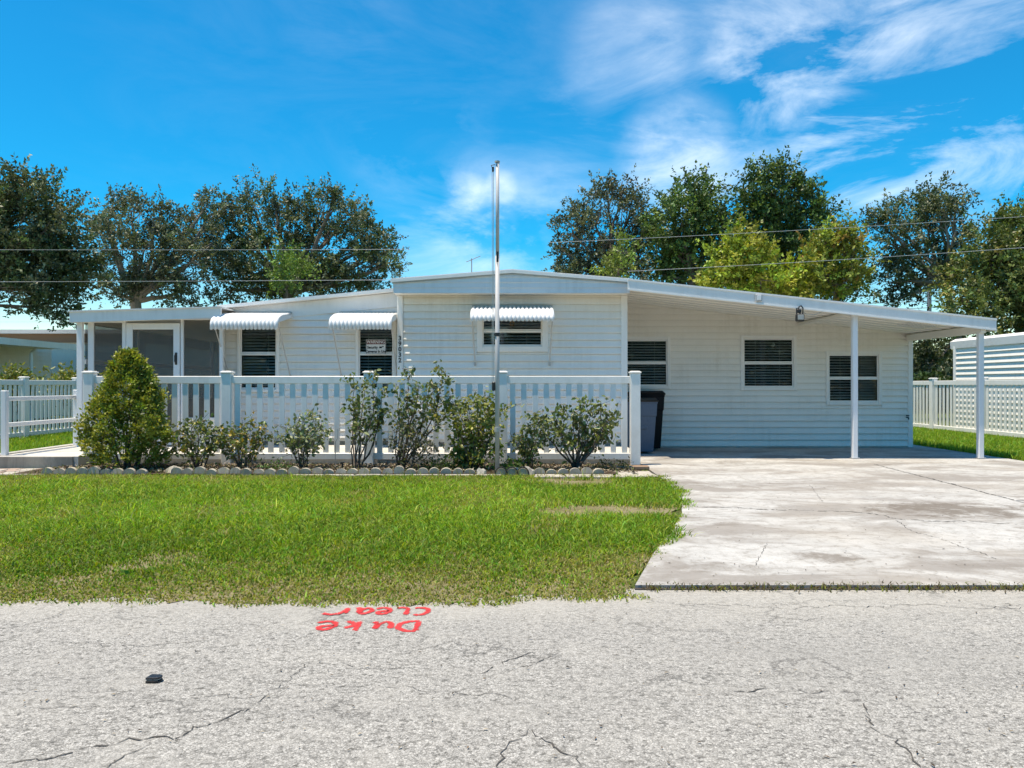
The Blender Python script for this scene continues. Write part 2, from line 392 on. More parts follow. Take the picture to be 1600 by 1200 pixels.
def crack(pts, wd, parent, z, jit=.02, seg=.02):
    ph = R.uniform(0, 6)
    out = []
    for a, b in zip(pts, pts[1:]):
        n = max(2, int(math.dist(a, b)/seg))
        for i in range(n):
            t = i/n; w_ = .022*math.sin(len(out)*.23+ph) + .012*math.sin(len(out)*.71+ph*2); out.append((a[0]+(b[0]-a[0])*t + w_*.5 + R.gauss(0, jit*.45), a[1]+(b[1]-a[1])*t + w_ + R.gauss(0, jit*.45)))
    out.append(pts[-1]); v = []; f = []
    for i, (x, y) in enumerate(out):
        a = out[max(i-1, 0)]; b = out[min(i+1, len(out)-1)]; dx, dy = b[0]-a[0], b[1]-a[1]; L = math.hypot(dx, dy) or 1
        k = wd*R.uniform(.15, 1.2)*(min(1, min(i, len(out)-1-i)/3 + .15))
        v += [(x - dy/L*k, y + dx/L*k, z), (x + dy/L*k, y - dx/L*k, z)]
    for i in range(len(out)-1):
        if R.random() > .09: f.append((2*i, 2*i+1, 2*i+3, 2*i+2))
    return MB().add(v, f).build('crack', M['crack'], parent, fix=False)
def gp(px, py): d = D(py); return (X(px, d), d)
for pts, wd in [([(0,1198),(120,1172),(200,1158),(275,1160),(300,1140),(345,1125),(385,1110),(420,1085)], .0065), ([(170,1200),(215,1172),(240,1160)], .004),
            ([(420,1085),(440,1070),(480,1035)], .003), ([(60,1005),(140,1007),(260,1008),(320,1003)], .003), ([(520,1032),(560,1040),(600,1047),(640,1040)], .003),
            ([(755,1050),(790,1035),(830,1020)], .005), ([(620,1025),(660,1015),(705,1005),(770,1010),(800,1012)], .0035),
            ([(1340,1090),(1352,1110),(1365,1140),(1395,1150),(1420,1175),(1445,1200)], .006), ([(825,1140),(812,1155),(795,1168),(780,1200)], .005), ([(825,1140),(850,1160),(880,1165),(915,1195)], .006),
            ([(1140,1078),(1200,1076)], .006), ([(1230,1080),(1290,1078),(1350,1088)], .003), ([(800,1050),(850,1032),(875,1018)], .004), ([(20,1120),(60,1105),(150,1108)], .003),
            ([(380,1068),(470,1066),(560,1075),(700,1078),(800,1094)], .003), ([(1080,945),(1250,950),(1400,946),(1600,951)], .004), ([(1190,968),(1300,966)], .003), ([(230,1098),(300,1094),(420,1086)], .003)]:
    crack([gp(*p) for p in pts], wd*.62, road, .003, .016)
for pts, wd in [([(1085,795),(1150,797),(1225,801),(1300,802),(1380,808),(1400,816),(1530,820),(1590,823)], .012), ([(1400,816),(1420,832),(1480,850),(1560,880)], .005),
            ([(1265,760),(1285,788)], .004), ([(1180,890),(1200,850)], .003)]:
    crack([gp(*p) for p in pts], wd*.7, dr, .025, .012)
crack([(5.62, 11.9), (5.5, 10.1), (5.36, 8.2)], .012, dr, .025, .008); crack([(5.36, 8.17), (7, 8.17), (9.1, 8.17)], .010, dr, .025, .006)

# lawn soil
Lx = np.arange(-14, 2.3, .025)
poly = [(x, road_edge(x)-.02+.03*math.sin(x*23)+R.uniform(-.035, .035)) for x in Lx if x < .68] + [(lawn_edge(y)-.05, y) for y in np.arange(4.66, 10.15, .12)] + [(1.9, 10.2), (1.9, 10.6), (-14, 10.6)]
lawn = sheet('lawn', poly, .004, M['soil']); tag(lawn, kind='structure')

# ---- grass blades
def fbm(x, y, s, seed=0):
    r = np.random.default_rng(seed); v = np.zeros_like(x); a = 1.0
    for o in range(4):
        ph = r.uniform(0, 6.28, 6); an = r.uniform(0, 6.28, 3)
        for k in range(3):
            v += a*np.sin((x*np.cos(an[k]) + y*np.sin(an[k]))*s*(2**o) + ph[k] + 1.3*np.sin((x*np.sin(an[k]) - y*np.cos(an[k]))*s*(2**o)*.7 + ph[k+3]))/3
        a *= .55
    return v
def blades(name, x, y, z0, h, wd, cols, parent=None, lean=.5, rng=RNG):
    n = len(x); an = rng.uniform(0, 2*np.pi, n); le = rng.uniform(.1, 1, n)*lean*h; fa = rng.uniform(0, 2*np.pi, n)
    b = np.stack([x, y, np.full(n, z0)], 1)
    s = np.stack([np.cos(fa), np.sin(fa), np.zeros(n)], 1)*(wd/2)[:, None]
    ld = np.stack([np.cos(an), np.sin(an), np.zeros(n)], 1)
    m = b + ld*(le*.35)[:, None]; m[:, 2] += h*.6
    t = b + ld*(le*1.1)[:, None]; t[:, 2] += h*(1 - .25*le/np.maximum(h*lean, 1e-6))
    V = np.stack([b - s, b + s, m + s*.8, m - s*.8, t], 1).reshape(-1, 3)
    i = np.arange(n)*5
    Fq = np.concatenate([np.stack([i, i+1, i+2], 1), np.stack([i, i+2, i+3], 1), np.stack([i+3, i+2, i+4], 1)])
    C = np.repeat(cols, 5, axis=0)
    o = npmesh(name, V, Fq, M['blade'], parent, C); return o
def pick(n, ylo, yhi):
    y = np.sqrt(RNG.uniform(ylo**2, yhi**2, n)); return y
y = np.concatenate([RNG.uniform(4.3, 6.6, 120000), RNG.uniform(6.6, 10.45, 170000)])
x = RNG.uniform(-1, 1, len(y))
xl = -.667*y - 1.6; x = xl + (x+1)/2*(2.2 - xl)
re = 4.47 + .035*np.sin(x*1.7) + .03*np.sin(x*5.3+.7) + .02*np.sin(x*13.1) + np.where(x > -.2, .06, 0)
le = np.interp(y, [a for a, b in EDGE], [b for a, b in EDGE]) + .035*np.sin(y*7.3) + .03*np.sin(y*17.1+1)
dR = y - re; dE = le - x
fn = fbm(x, y, 1.1, 3); fn2 = fbm(x, y, 4.5, 5)
bare = np.exp(-(((x-1.0)/.75)**2 + ((y-7.55)/.35)**2))*1.3 + np.exp(-(((x+5.6)/.7)**2 + ((y-9.3)/.3)**2))*.4 + np.exp(-(((x-.9)/.8)**2 + ((y-9.9)/.45)**2))*.9
dry = np.clip(1.35 - dR*.78 + .6*fn + .45*fn2, 0, 1)
dry = np.maximum(dry, np.clip(.9*bare + .35*fn2 - .1, 0, 1)); dry = np.maximum(dry, np.clip((y - 9.1)*.6 + .35*fn + .25*fn2 - .1, 0, .75))
dry = np.maximum(dry, np.clip(fn*.6+fn2*.5-.2, 0, .6))
keep = (dR > -.07 + .05*fn2 + np.abs(RNG.normal(0, .035, len(y)))*-1 + .015*np.sin(x*9)) & (dE > -.05 + .06*fn2 + RNG.normal(0, .04, len(y))) & (RNG.uniform(0, 1, len(y)) > .97*np.clip(bare*1.25 + .7*fn2*bare, 0, 1)) & (RNG.uniform(0, 1, len(y)) > np.clip(fn2*.9 + .5*fbm(x, y, 2.1, 21) - .55, 0, .6)) & (RNG.uniform(0, 1, len(y)) < np.clip(.75 + dR*.4, .7, 1))
x, y, dry, fn, dR = x[keep], y[keep], dry[keep], fn[keep], dR[keep]
n = len(x); u = RNG.uniform(0, 1, n)
gr = np.array([.185, .375, .038])[None]*(.35 + 1.1*u**1.3)[:, None]*(1 + .22*fn[:, None]); gr[:, 0] *= RNG.uniform(.75, 1.9, n)
dc = np.array([.36, .305, .115])[None]*(.5 + .8*u)[:, None]
dm = (RNG.uniform(0, 1, n) < dry*.72).astype(float)[:, None]*RNG.uniform(.6, 1, (n, 1))
cols = gr*(1-dm) + dc*dm
h = (.028 + .042*RNG.uniform(0, 1, n))*(1 - .40*dry)*np.clip(.55 + dR*.35, .5, 1.15)*(1+.25*fn)
h[RNG.uniform(0, 1, n) < .012] *= 2.1
o = blades('grass', x, y, .003, np.maximum(h, .012), .0065 + .006*RNG.uniform(0, 1, n), cols, None, 1.5)
tag(o, 'green front lawn drying to straw along the road edge', 'grass', kind='stuff')
cnt = 420; x = RNG.uniform(-8, 1.2, cnt); y = 10.45 - np.abs(RNG.normal(0, .35, cnt)); u = RNG.uniform(0, 1, cnt)
c = np.array([.20, .22, .06])[None]*(.5 + .8*u)[:, None]
o = blades('seed_stalks', x, y, .003, .08 + .13*u, .005 + 0*u, c, None, .8); tag(o, 'taller thin grass stalks along the back of the lawn', 'grass', kind='stuff')
cnt = 900; x = RNG.uniform(-6, 2, cnt); y = 5 + 5*RNG.uniform(0, 1, cnt); k = (fbm(x, y, 2.6, 31) > .55) & (x < np.interp(y, [a for a, b in EDGE], [b for a, b in EDGE]) - .15); x, y = x[k], y[k]
x = np.repeat(x, 7) + RNG.normal(0, .03, len(x)*7); y = np.repeat(y, 7) + RNG.normal(0, .03, len(y)*7); u = RNG.uniform(0, 1, len(x))
o = blades('broadleaf_weeds', x, y, .003, .022 + .025*u, .022 + .012*u, np.array([.10, .21, .035])[None]*(.6 + .7*u)[:, None], None, 2.2); tag(o, 'low broad-leaved weeds scattered through the lawn', 'weeds', kind='stuff')
# side strips
for nm, lab, (xa, xb), (ya, yb), cnt in (('grass', 'bright strip of grass between the carport and the right picket fence', (8.32, 11.4), (11.9, 24), 42000), ('grass', 'strip of grass left of the ramp before the neighbour fence', (-12.5, -7.82), (11.3, 24), 42000)):
    x = RNG.uniform(xa, xb, cnt); y = ya + (yb-ya)*RNG.uniform(0, 1, cnt)**1.5; u = RNG.uniform(0, 1, cnt)
    c = np.array([.19, .34, .04])[None]*(.6 + .8*u)[:, None]; c[:, 0] *= RNG.uniform(.7, 1.6, cnt)
    o = blades(nm, x, y, -.012, .08 + .10*RNG.uniform(0, 1, cnt), .011 + .006*u, c, None, .7); tag(o, lab, 'grass', kind='stuff')
# weeds in the joint along the road and around the slab cracks
cnt = 3000; x = RNG.uniform(.8, 7.6, cnt); y = 4.70 + RNG.normal(0, .035, cnt); k = fbm(x, y*.2, 2.2, 9) + np.where(x < 1.9, 2, 0) > .35; x, y = x[k], y[k]; u = RNG.uniform(0, 1, len(x))
c = np.where(u[:, None] < .35, np.array([[.20, .22, .05]]), np.array([[.13, .10, .06]]))*(.6 + .7*RNG.uniform(0, 1, (len(x), 1)))
o = blades('verge_weeds', x, y, .004, .012 + .03*RNG.uniform(0, 1, len(x)), .008 + 0*u, c, None, 1.6); tag(o, 'dry weeds in the dark joint between driveway and road', 'weeds', kind='stuff')

# ------------------------------------------------------------------ patio slab, bed, pavers, edging
pt = sheet('patio_slab', [(-7.7, 11.42), (-6.45, 11.42), (-6.45, 11.98), (1.98, 11.98), (1.98, 13.6), (-5.0, 13.6), (-5.0, 20), (-7.7, 20)], .19, M['patio'], None, .17); tag(pt, kind='structure')
fr = MB().cbox(-7.72, -6.52, 11.40, 11.418, .0, .188, .004).build('slab_face', M['oldconc'], pt)
MB().cbox(-7.80, -7.705, 11.45, 19.5, 0, .215, .01).build('slab_kerb', M['patio'], pt)
bed = sheet('planting_bed', [(-6.9, 10.58), (1.45, 10.58), (1.85, 11.0), (2.0, 11.95), (-6.9, 11.95)], .030, M['mulch']); tag(bed, kind='structure')
cnt = 9000; x = RNG.uniform(-6.7, 1.75, cnt); y = RNG.uniform(10.66, 11.75, cnt)
def leaves(C, Dv, N, L, Wd, six=False, fold=.18):
    S = np.cross(Dv, N); L = L[:, None]; Wd = Wd[:, None]; up = N*Wd*fold
    if six:
        V = np.stack([C, C+Dv*L*.32+S*Wd*.5+up, C+Dv*L*.7+S*Wd*.38+up*.7, C+Dv*L-up*.6, C+Dv*L*.32-S*Wd*.5+up, C+Dv*L*.7-S*Wd*.38+up*.7], 1)
        i = np.arange(len(C))*6; Fq = np.concatenate([np.stack([i, i+1, i+2, i+3], 1), np.stack([i, i+3, i+5, i+4], 1)])
        return V.reshape(-1, 3), Fq, 6
    V = np.stack([C, C+Dv*L*.45+S*Wd*.5+up, C+Dv*L, C+Dv*L*.45-S*Wd*.5+up], 1)
    i = np.arange(len(C))*4; return V.reshape(-1, 3), np.stack([i, i+1, i+2, i+3], 1), 4
def unit(v): return v/np.maximum(np.linalg.norm(v, axis=-1, keepdims=True), 1e-9)
def rdir(n): return unit(RNG.normal(0, 1, (n, 3)))
C = np.stack([x, y, .035 + .03*RNG.uniform(0, 1, cnt)], 1); dv = rdir(cnt); dv[:, 2] *= .35; dv = unit(dv); nn = unit(np.cross(dv, rdir(cnt)*np.array([[1, 1, .2]])))
V, Fq, k = leaves(C, dv, nn, RNG.uniform(.025, .06, cnt), RNG.uniform(.012, .03, cnt))
pal = np.array([[.16, .11, .07], [.30, .24, .16], [.07, .05, .035], [.42, .37, .29], [.13, .15, .05]])
o = npmesh('leaf_litter', V, Fq, M['litter'], None, np.repeat(pal[RNG.integers(0, 5, cnt)]*RNG.uniform(.6, 1.2, (cnt, 1)), k, axis=0)); tag(o, 'dry leaf litter covering the planting bed', 'leaf litter', kind='stuff')

cnt = 1100; yy = 2.2 + 7.5*RNG.uniform(0, 1, cnt)**1.4; xx = RNG.uniform(-.7, .7, cnt)*yy
near = np.abs(yy - 4.55) < .25; kk = (yy < 4.45) & (RNG.uniform(0, 1, cnt) < .55) | near & (yy < 4.5) | (yy > 4.8) & (xx > np.interp(yy, [a for a, b in EDGE], [b for a, b in EDGE]) + .1) & (yy < 9.7)
xx, yy = xx[kk], yy[kk]; cnt = len(xx); C = np.stack([xx, yy, np.where(yy > 4.72, .0265, .005)], 1); dv = rdir(cnt); dv[:, 2] = np.abs(dv[:, 2])*.15; dv = unit(dv); nn = unit(np.array([[0, 0, 1.]]) - dv*dv[:, 2:3])
V, Fq, k = leaves(C, dv, nn, RNG.uniform(.006, .028, cnt), RNG.uniform(.004, .010, cnt), False, .3)
o = npmesh('grit', V, Fq, M['litter'], None, np.repeat(pal[RNG.integers(0, 4, cnt)]*RNG.uniform(.4, 1.1, (cnt, 1)), k, axis=0)); tag(o, 'dry leaf bits and grit scattered over road and driveway', 'grit', kind='stuff')
ed = thing('garden_edging', (-2.5, 10.6, 0), 'low scalloped concrete edging stones along the front of the flower bed', 'edging')
def scallop(wd, hgt, th):
    p = [(-wd/2, 0), (wd/2, 0), (wd/2, hgt*.55)] + [(wd/2*math.cos(a), hgt*.55 + hgt*.45*math.sin(a)) for a in (math.pi*k/8 for k in range(1, 8))] + [(-wd/2, hgt*.55)]
    return MB().prism(p, 'y', -th/2, th/2)
scal = []
for i in range(4):
    o = scallop(R.uniform(.145, .158), R.uniform(.115, .135), .06).build('edging_stone', M['edger'], ed); scal.append(o)
    o.location = (-6.42 + i*.162, 10.63, -.02); o.rotation_euler = (R.uniform(-.08, .08), R.uniform(-.04, .04), R.uniform(-.08, .08))
x = -6.42 + 4*.162
while x < 1.32:
    if not (-5.0 < x < -4.72 or -.52 < x < .32):
        inst('edging_stone', scal[R.randrange(4)].data, (x, 10.63 + R.uniform(-.02, .02), R.uniform(-.04, -.008)), ed, (R.uniform(-.12, .12), R.uniform(-.06, .06), R.uniform(-.1, .1)), (R.uniform(.92, 1.03), 1, R.uniform(.85, 1.1)))
    x += .162
for x in (.36, .46):
    MB().cbox(x-.3, x+.0, 10.6, 10.66, 0, .075, .02)
# pale pavers in front of the edging
pv = thing('paver_strip', (0, 10.3, 0), None, None); tag(pv, kind='structure')
def paver(x0, x1, y0, y1, mat, parent, z=.03, sk=.03):
    c = [(x0+R.uniform(-sk, sk), y0+R.uniform(-sk, sk)*.5), (x1+R.uniform(-sk, sk), y0+R.uniform(-sk, sk)*.5), (x1+R.uniform(-sk, sk), y1), (x0+R.uniform(-sk, sk), y1)]
    cx, cy = (x0+x1)/2, (y0+y1)/2; top = [(cx+(a-cx)*.97, cy+(b-cy)*.96) for a, b in c]; zt = z + R.uniform(-.006, .006)
    m = MB(); m.add([(a, b, .0) for a, b in c] + [(a, b, zt-.008) for a, b in c] + [(a, b, zt) for a, b in top],
        [(0,1,5,4),(1,2,6,5),(2,3,7,6),(3,0,4,7),(4,5,9,8),(5,6,10,9),(6,7,11,10),(7,4,8,11),(8,9,10,11)])
    return m.build('paver', mat, parent)
x = -3.0
while x < 1.5:
    wd = R.uniform(.3, .46)
    if not (-.42 < x < .1): paver(x+.01, x+wd-.012, 10.25 + (.0 if x > 0 else .18), 10.53, M['paver'], pv)
    x += wd
for (x0, x1, y0, y1) in ((1.42, 1.68, 10.3, 10.62), (1.70, 1.93, 10.28, 10.6), (1.44, 1.7, 10.66, 10.95), (1.72, 1.97, 10.64, 10.93)): paver(x0, x1, y0, y1, M['paver'], pv, .035, .05)
MB().cbox(1.42, 1.98, 11.05, 11.2, .03, .085, .01).build('border_block', M['brown'], pv)
bp = thing('brick_walk', (-7, 10.9, 0), None, None); tag(bp, kind='structure')
for r_ in range(4):
    for c_ in range(9): 
        x0 = -8.4 + c_*.22 + (r_ % 2)*.11; paver(x0+.006, x0+.21, 10.55 + r_*.2, 10.55 + r_*.2 + .19, M['brickpaver'] if R.random() < .6 else M['paver'], bp, .026, .008)

# ------------------------------------------------------------------ the mobile home
YC, YL, YS = 13.45, 13.75, 15.2        # central, left-wing and shed wall planes
home = thing('mobile_home', (0, 16, 0), 'white single-storey mobile home with lapped siding and low gable roof', 'house')
LAP = .1245
def siding(parent, yw, x0f, x1f, z0, z1, holes, mat=M['siding'], lap=LAP):
    """courses of lapped boards; x0f/x1f give the wall's limits at height z; holes are (x0,x1,z0,z1)"""
    z = z0
    while z < z1 - .02:
        zt = min(z + lap, z1); a0, a1, b0, b1 = x0f(z), x1f(z), x0f(zt), x1f(zt)
        cuts = sorted([(max(hx0, a0), min(hx1, a1), hz0, hz1) for hx0, hx1, hz0, hz1 in holes if hz0 < zt - .004 and hz1 > z + .004])
        segs = []; cur = (a0, b0)
        for hx0, hx1, hz0, hz1 in cuts:
            if hz0 > z + .02 or hz1 < zt - .02:                # course only partly crossed: a thin board above / below the opening
                lo, hi = (z, hz0) if hz0 > z + .02 else (hz1, zt)
                segs.append((hx0, hx1, hx0, hx1, lo, hi))
            segs.append((cur[0], hx0, cur[1], hx0, z, zt)); cur = (hx1, hx1)
        segs.append((cur[0], a1, cur[1], b1, z, zt))
        out_ = []
        for sg_ in segs:
            if sg_[1]-sg_[0] > 2.4 and R.random() < .5:
                c_ = sg_[0] + (sg_[1]-sg_[0])*R.uniform(.25, .75)
                out_ += [(sg_[0], c_-.0015, sg_[2], c_-.0015, sg_[4], sg_[5]), (c_+.0015, sg_[1], c_+.0015, sg_[3], sg_[4], sg_[5])]
            else: out_.append(sg_)
        for p0, p1, q0, q1, lo, hi in out_:
            if p1 - p0 < .015 or hi - lo < .006: continue
            k = .027*(hi-lo)/lap; j = R.uniform(-.0012, .0012); hh = hi-lo
            prof = [(0, 0.010), (.0, -k - j), (.012, -k - .001 - j), (hh*.55, -k*.42), (hh-min(.017, hh*.3), -.004), (hh-min(.014, hh*.26), .010), (hh, .010)]
            v = []
            for s_, (pa, qa) in enumerate(((p0, q0), (p1, q1))):
                for dz, dy in prof: v.append((pa + (qa-pa)*dz/hh, yw + dy, lo + dz))
            m = MB().add(v, [(i, i+1, i+8, i+7) for i in range(6)]); m.build('siding_board', mat, parent, fix=False)
        z += lap
def wall_core(x0, x1, z0, top, y0, y1, holes, name, mat, parent):
    """wall slab of thickness y0..y1 with openings, top(x) gives its upper edge"""
    xs = sorted(set([x0, x1] + [v for h_ in holes for v in h_[:2] if x0 < v < x1])); m = MB()
    for a, b in zip(xs, xs[1:]):
        zs = [z0]; hh = [h_ for h_ in holes if h_[0] < (a+b)/2 < h_[1]]
        lo = z0
        for h_ in sorted(hh, key=lambda q: q[2]):
            m.box(a, b, y0, y1, lo, h_[2]); lo = h_[3]
        m.prism([(a, lo), (b, lo), (b, top(b)), (a, top(a))], 'y', y0, y1)
    return m.build(name, mat, parent)
def window(parent, x0, x1, z0, z1, yw, mid=.5, fw=.055, mull=False, blind=True, side=1.0):
    m = MB(); f0, f1 = yw - .035, yw + .06
    m.cbox(x0, x0+fw, f0, f1, z0, z1, .006); m.cbox(x1-fw, x1, f0, f1, z0, z1, .006)
    m.cbox(x0+fw-.002, x1-fw+.002, f0+.003, f1, z1-fw, z1-.001, .006); m.cbox(x0+fw-.002, x1-fw+.002, f0-.004, f1, z0+.001, z0+fw, .006)
    wdw = m.build('window', M['trim'], parent); zm = z0 + (z1-z0)*mid; s = .022
    cols_ = [(x0+fw, x1-fw)] if not mull else [(x0+fw, (x0+x1)/2-.012), ((x0+x1)/2+.012, x1-fw)]
    for a, b in cols_:
        for (lo, hi, yo) in ((z0+fw, zm, .0), (zm, z1-fw, .016)):
            q = MB(); yy = yw - .012 + yo
            q.cbox(a, a+s, yy, yy+.02, lo, hi, .003); q.cbox(b-s, b, yy, yy+.02, lo, hi, .003)
            q.cbox(a+s, b-s, yy+.001, yy+.019, lo, lo+s*1.4, .003); q.cbox(a+s, b-s, yy+.001, yy+.019, hi-s*1.4, hi, .003); q.build('sash', M['trim'], wdw)
            MB().box(a+s*.5, b-s*.5, yy+.008, yy+.012, lo+s*.5, hi-s*.5).build('pane', M['glass'], wdw)
    if mull: MB().cbox((x0+x1)/2-.012, (x0+x1)/2+.012, f0+.01, f1, z0+fw, z1-fw, .003).build('mullion', M['trim'], wdw)
    if blind:
        q = MB(); z = z0+fw+.02; ang = .55; wd = .046; a, b = x0+fw+.012, x1-fw-.012
        while z < z1-fw-.015:
            dz = .5*wd*math.sin(ang)+R.uniform(-.0015, .0015); dy = .5*wd*math.cos(ang); yy = yw+.09; t = .0022
            q.add([(a, yy-dy, z-dz), (b, yy-dy, z-dz), (b, yy+dy, z+dz), (a, yy+dy, z+dz), (a, yy-dy, z-dz+t), (b, yy-dy, z-dz+t), (b, yy+dy, z+dz+t), (a, yy+dy, z+dz+t)],
                  [(0,3,2,1),(4,5,6,7),(0,1,5,4),(1,2,6,5),(2,3,7,6),(3,0,4,7)]); z += .054
        for k in (.25, .75):
            xx = a+(b-a)*k; q.box(xx-.002, xx+.002, yw+.06, yw+.063, z0+fw, z1-fw)
        o = q.build('blind', M['blind'], wdw); tag(o, kind='stuff')
    return wdw
# openings
HC = [(X(745, YC), X(856, YC), Z(550, YC), Z(484, YC))]
HL = [(X(371, YL), X(437, YL), Z(613, YL), Z(499, YL)), (X(556, YL), X(622, YL)-.03, Z(613, YL), Z(499, YL))]
HS = [(X(965, YS), X(1047, YS), Z(608, YS), Z(526, YS)), (X(1157, YS), X(1244, YS), Z(610, YS), Z(524, YS)), (X(1290, YS), X(1377, YS), Z(633, YS), Z(549, YS))]
inset = lambda hs_, k=.03: [(a+k, b-k, c+k, d-k) for a, b, c, d in hs_]
xcl, xcr, xll, xsr = -1.99, 2.0, X(347, YL), X(1424, YS)
gtop = lambda x: 3.18 - abs(x)*.065
ltop = lambda x: 2.93 + (x - xcl)*.098
ceil_z = lambda x: 2.275 + (7.75 - x)*.1105
# walls: core slabs (inner face dim room colour comes from lack of light)
wc = wall_core(xcl, xcr, .25, lambda x: 2.86, YC+.012, YC+.10, inset(HC), 'central_wall', M['siding'], home)
siding(wc, YC, lambda z: xcl+.09, lambda z: xcr-.09, .30, 2.83, HC)
wl_ = wall_core(xll, xcl+.05, .25, lambda x: ltop(x)-.02, YL+.012, YL+.10, inset(HL), 'left_wing_wall', M['siding'], home)
siding(wl_, YL, lambda z: max(xll+.06, xcl + (z-(ltop(xcl)-.25))/.098) if z > ltop(xll)-.25 else xll+.06, lambda z: xcl, .30, ltop(xcl)-.25, HL)
# smooth header panel over the left wing; drip edge deepened to shade the wall
MB().prism([(xll, ltop(xll)-.27), (xcl-.001, ltop(xcl)-.27), (xcl-.001, ltop(xcl)), (xll, ltop(xll))], 'y', YL-.03, YL+.009).build('header_panel', M['fascia'], home)
MB().prism([(xll-.02, ltop(xll)-.012), (xcl-.002, ltop(xcl)-.012), (xcl-.002, ltop(xcl)+.045), (xll-.02, ltop(xll)+.045)], 'y', YL-.19, YL-.031).build('drip_edge', M['trim'], home)
ws = wall_core(1.9, xsr, .0, lambda x: ceil_z(x)+.02, YS+.012, YS+.10, inset(HS), 'shed_wall', M['siding'], home)
siding(ws, YS, lambda z: 2.02, lambda z: min(xsr-.07, 7.75 - (z - 2.275)/.1105), .045, ceil_z(2.02), HS)
# corner trims
for (a, b, yy, z0, z1) in ((xcl-.02, xcl+.085, YC-.03, .2, 2.82), (xcr-.095, xcr+.02, YC-.03, .06, 2.82), (xll-.06, xll+.055, YL-.03, .2, ltop(xll)-.28), (xsr-.075, xsr+.02, YS-.03, .02, ceil_z(xsr)-.005)):
    MB().cbox(a, b, yy, yy+.06, z0, z1, .008).build('corner_trim', M['trim'], home)
# skirting
MB().box(xcl+.02, xcr-.02, YC+.03, YC+.1, .0, .25).build('skirting', M['tan'], home)
MB().box(xll, xcl, YL+.02, YL+.1, .0, .25).build('skirting', M['tan'], home)
# side and back walls, roofs
YB = 27.0
MB().box(xcl, xcl+.1, YC+.10, YB, 0, 2.85).box(xcr-.1, xcr, YC+.10, YB, 0, 2.85).box(xcl, xcr, YB, YB+.1, 0, 2.85).prism([(xcl, 2.85), (xcr, 2.85), (xcr, gtop(xcr)-.03), (0, gtop(0)), (xcl, gtop(xcl)-.03)], 'y', YB, YB+.1).build('side_wall', M['siding'], home)
MB().box(xll, xll+.1, YL+.10, YB, 0, ltop(xll)-.02).prism([(xll, 0), (xcl, 0), (xcl, ltop(xcl)-.02), (xll, ltop(xll)-.02)], 'y', YB-.1, YB-.001).build('side_wall', M['siding'], home)
MB().box(xsr-.1, xsr, YS+.10, 24, 0, ceil_z(xsr)).prism([(xcr, 0), (xsr, 0), (xsr, ceil_z(xsr)+.1), (xcr, ceil_z(xcr)+.1)], 'y', 23.85, 23.95).build('side_wall', M['siding'], home)
for a, b, y0 in ((xcl+.1, xcr-.1, YC), (xll+.1, xcl, YL), (xcr, xsr-.1, YS)):
    MB().box(a, b, y0+2.2, y0+2.25, 0, 2.3).build('inner_partition', M['room'], home)
rf = MB().prism([(xcl-.06, gtop(xcl)-.03), (0, gtop(0)), (xcr+.03, gtop(xcr)-.03), (xcr+.03, gtop(xcr)+.01), (0, gtop(0)+.04), (xcl-.06, gtop(xcl)+.01)], 'y', 13.02, YB+.3).build('roof', M['roof'], home)
MB().prism([(xll-.1, ltop(xll)-.02), (xcl, ltop(xcl)-.02), (xcl, ltop(xcl)+.03), (xll-.1, ltop(xll)+.03)], 'y', YL-.03, YB).build('wing_roof', M['roof'], home)
# gable header: lapped aluminium panels above the central wall
gy = 13.04
gb = 2.815
gh = MB().prism([(xcl-.03, gb), (xcr+.0, gb), (xcr+.0, gtop(xcr)-.032), (0, gtop(0)-.004), (xcl-.03, gtop(xcl)-.032)], 'y', gy+.012, gy+.05).build('gable_header', M['fascia'], home)
for k in range(4):
    z0, z1 = gb + k*.092, min(gb + (k+1)*.092, 3.17)
    def lim(z): return min(xcr, max(0.05, (3.14 - z)/.065))
    a0, a1 = min(xcr, lim(z0)), min(xcr, lim(z1))
    MB().add([(-min(a0, 2.015), gy-.006, z0), (a0, gy-.006, z0), (a1, gy+.010, z1), (-min(a1, 2.015), gy+.010, z1), (-min(a0, 2.015), gy+.011, z0), (a0, gy+.011, z0)], [(0,1,2,3), (0,4,5,1)]).build('header_board', M['fascia'], gh, fix=False)
MB().box(xcl-.03, xcr+.0, gy+.052, YC-.002, 2.822, 2.832).build('soffit', M['ceiling'], home)
MB().prism([(xcl-.07, gtop(xcl)-.055), (0, gtop(0)-.025), (xcr+.03, gtop(xcr)-.055), (xcr+.03, gtop(xcr)-.002), (0, gtop(0)+.028), (xcl-.07, gtop(xcl)-.002)], 'y', gy-.035, gy-.012).build('drip_edge', M['trim'], home)
MB().prism([(xcl-.04, gtop(xcl)-.075), (0, gtop(0)-.045), (xcr, gtop(xcr)-.075), (xcr, gtop(xcr)-.056), (0, gtop(0)-.026), (xcl-.04, gtop(xcl)-.056)], 'y', gy-.022, gy-.008).build('roof_seam', M['greybox'], home)
# windows
for hh in HC: wC = window(home, *hh, YC, .5, .10)
for hh in HL: window(home, *hh, YL, .53, .055)
window(home, *HS[0], YS, .5, .06); window(home, *HS[1], YS, .5, .06); window(home, *HS[2], YS, .5, .06, True)
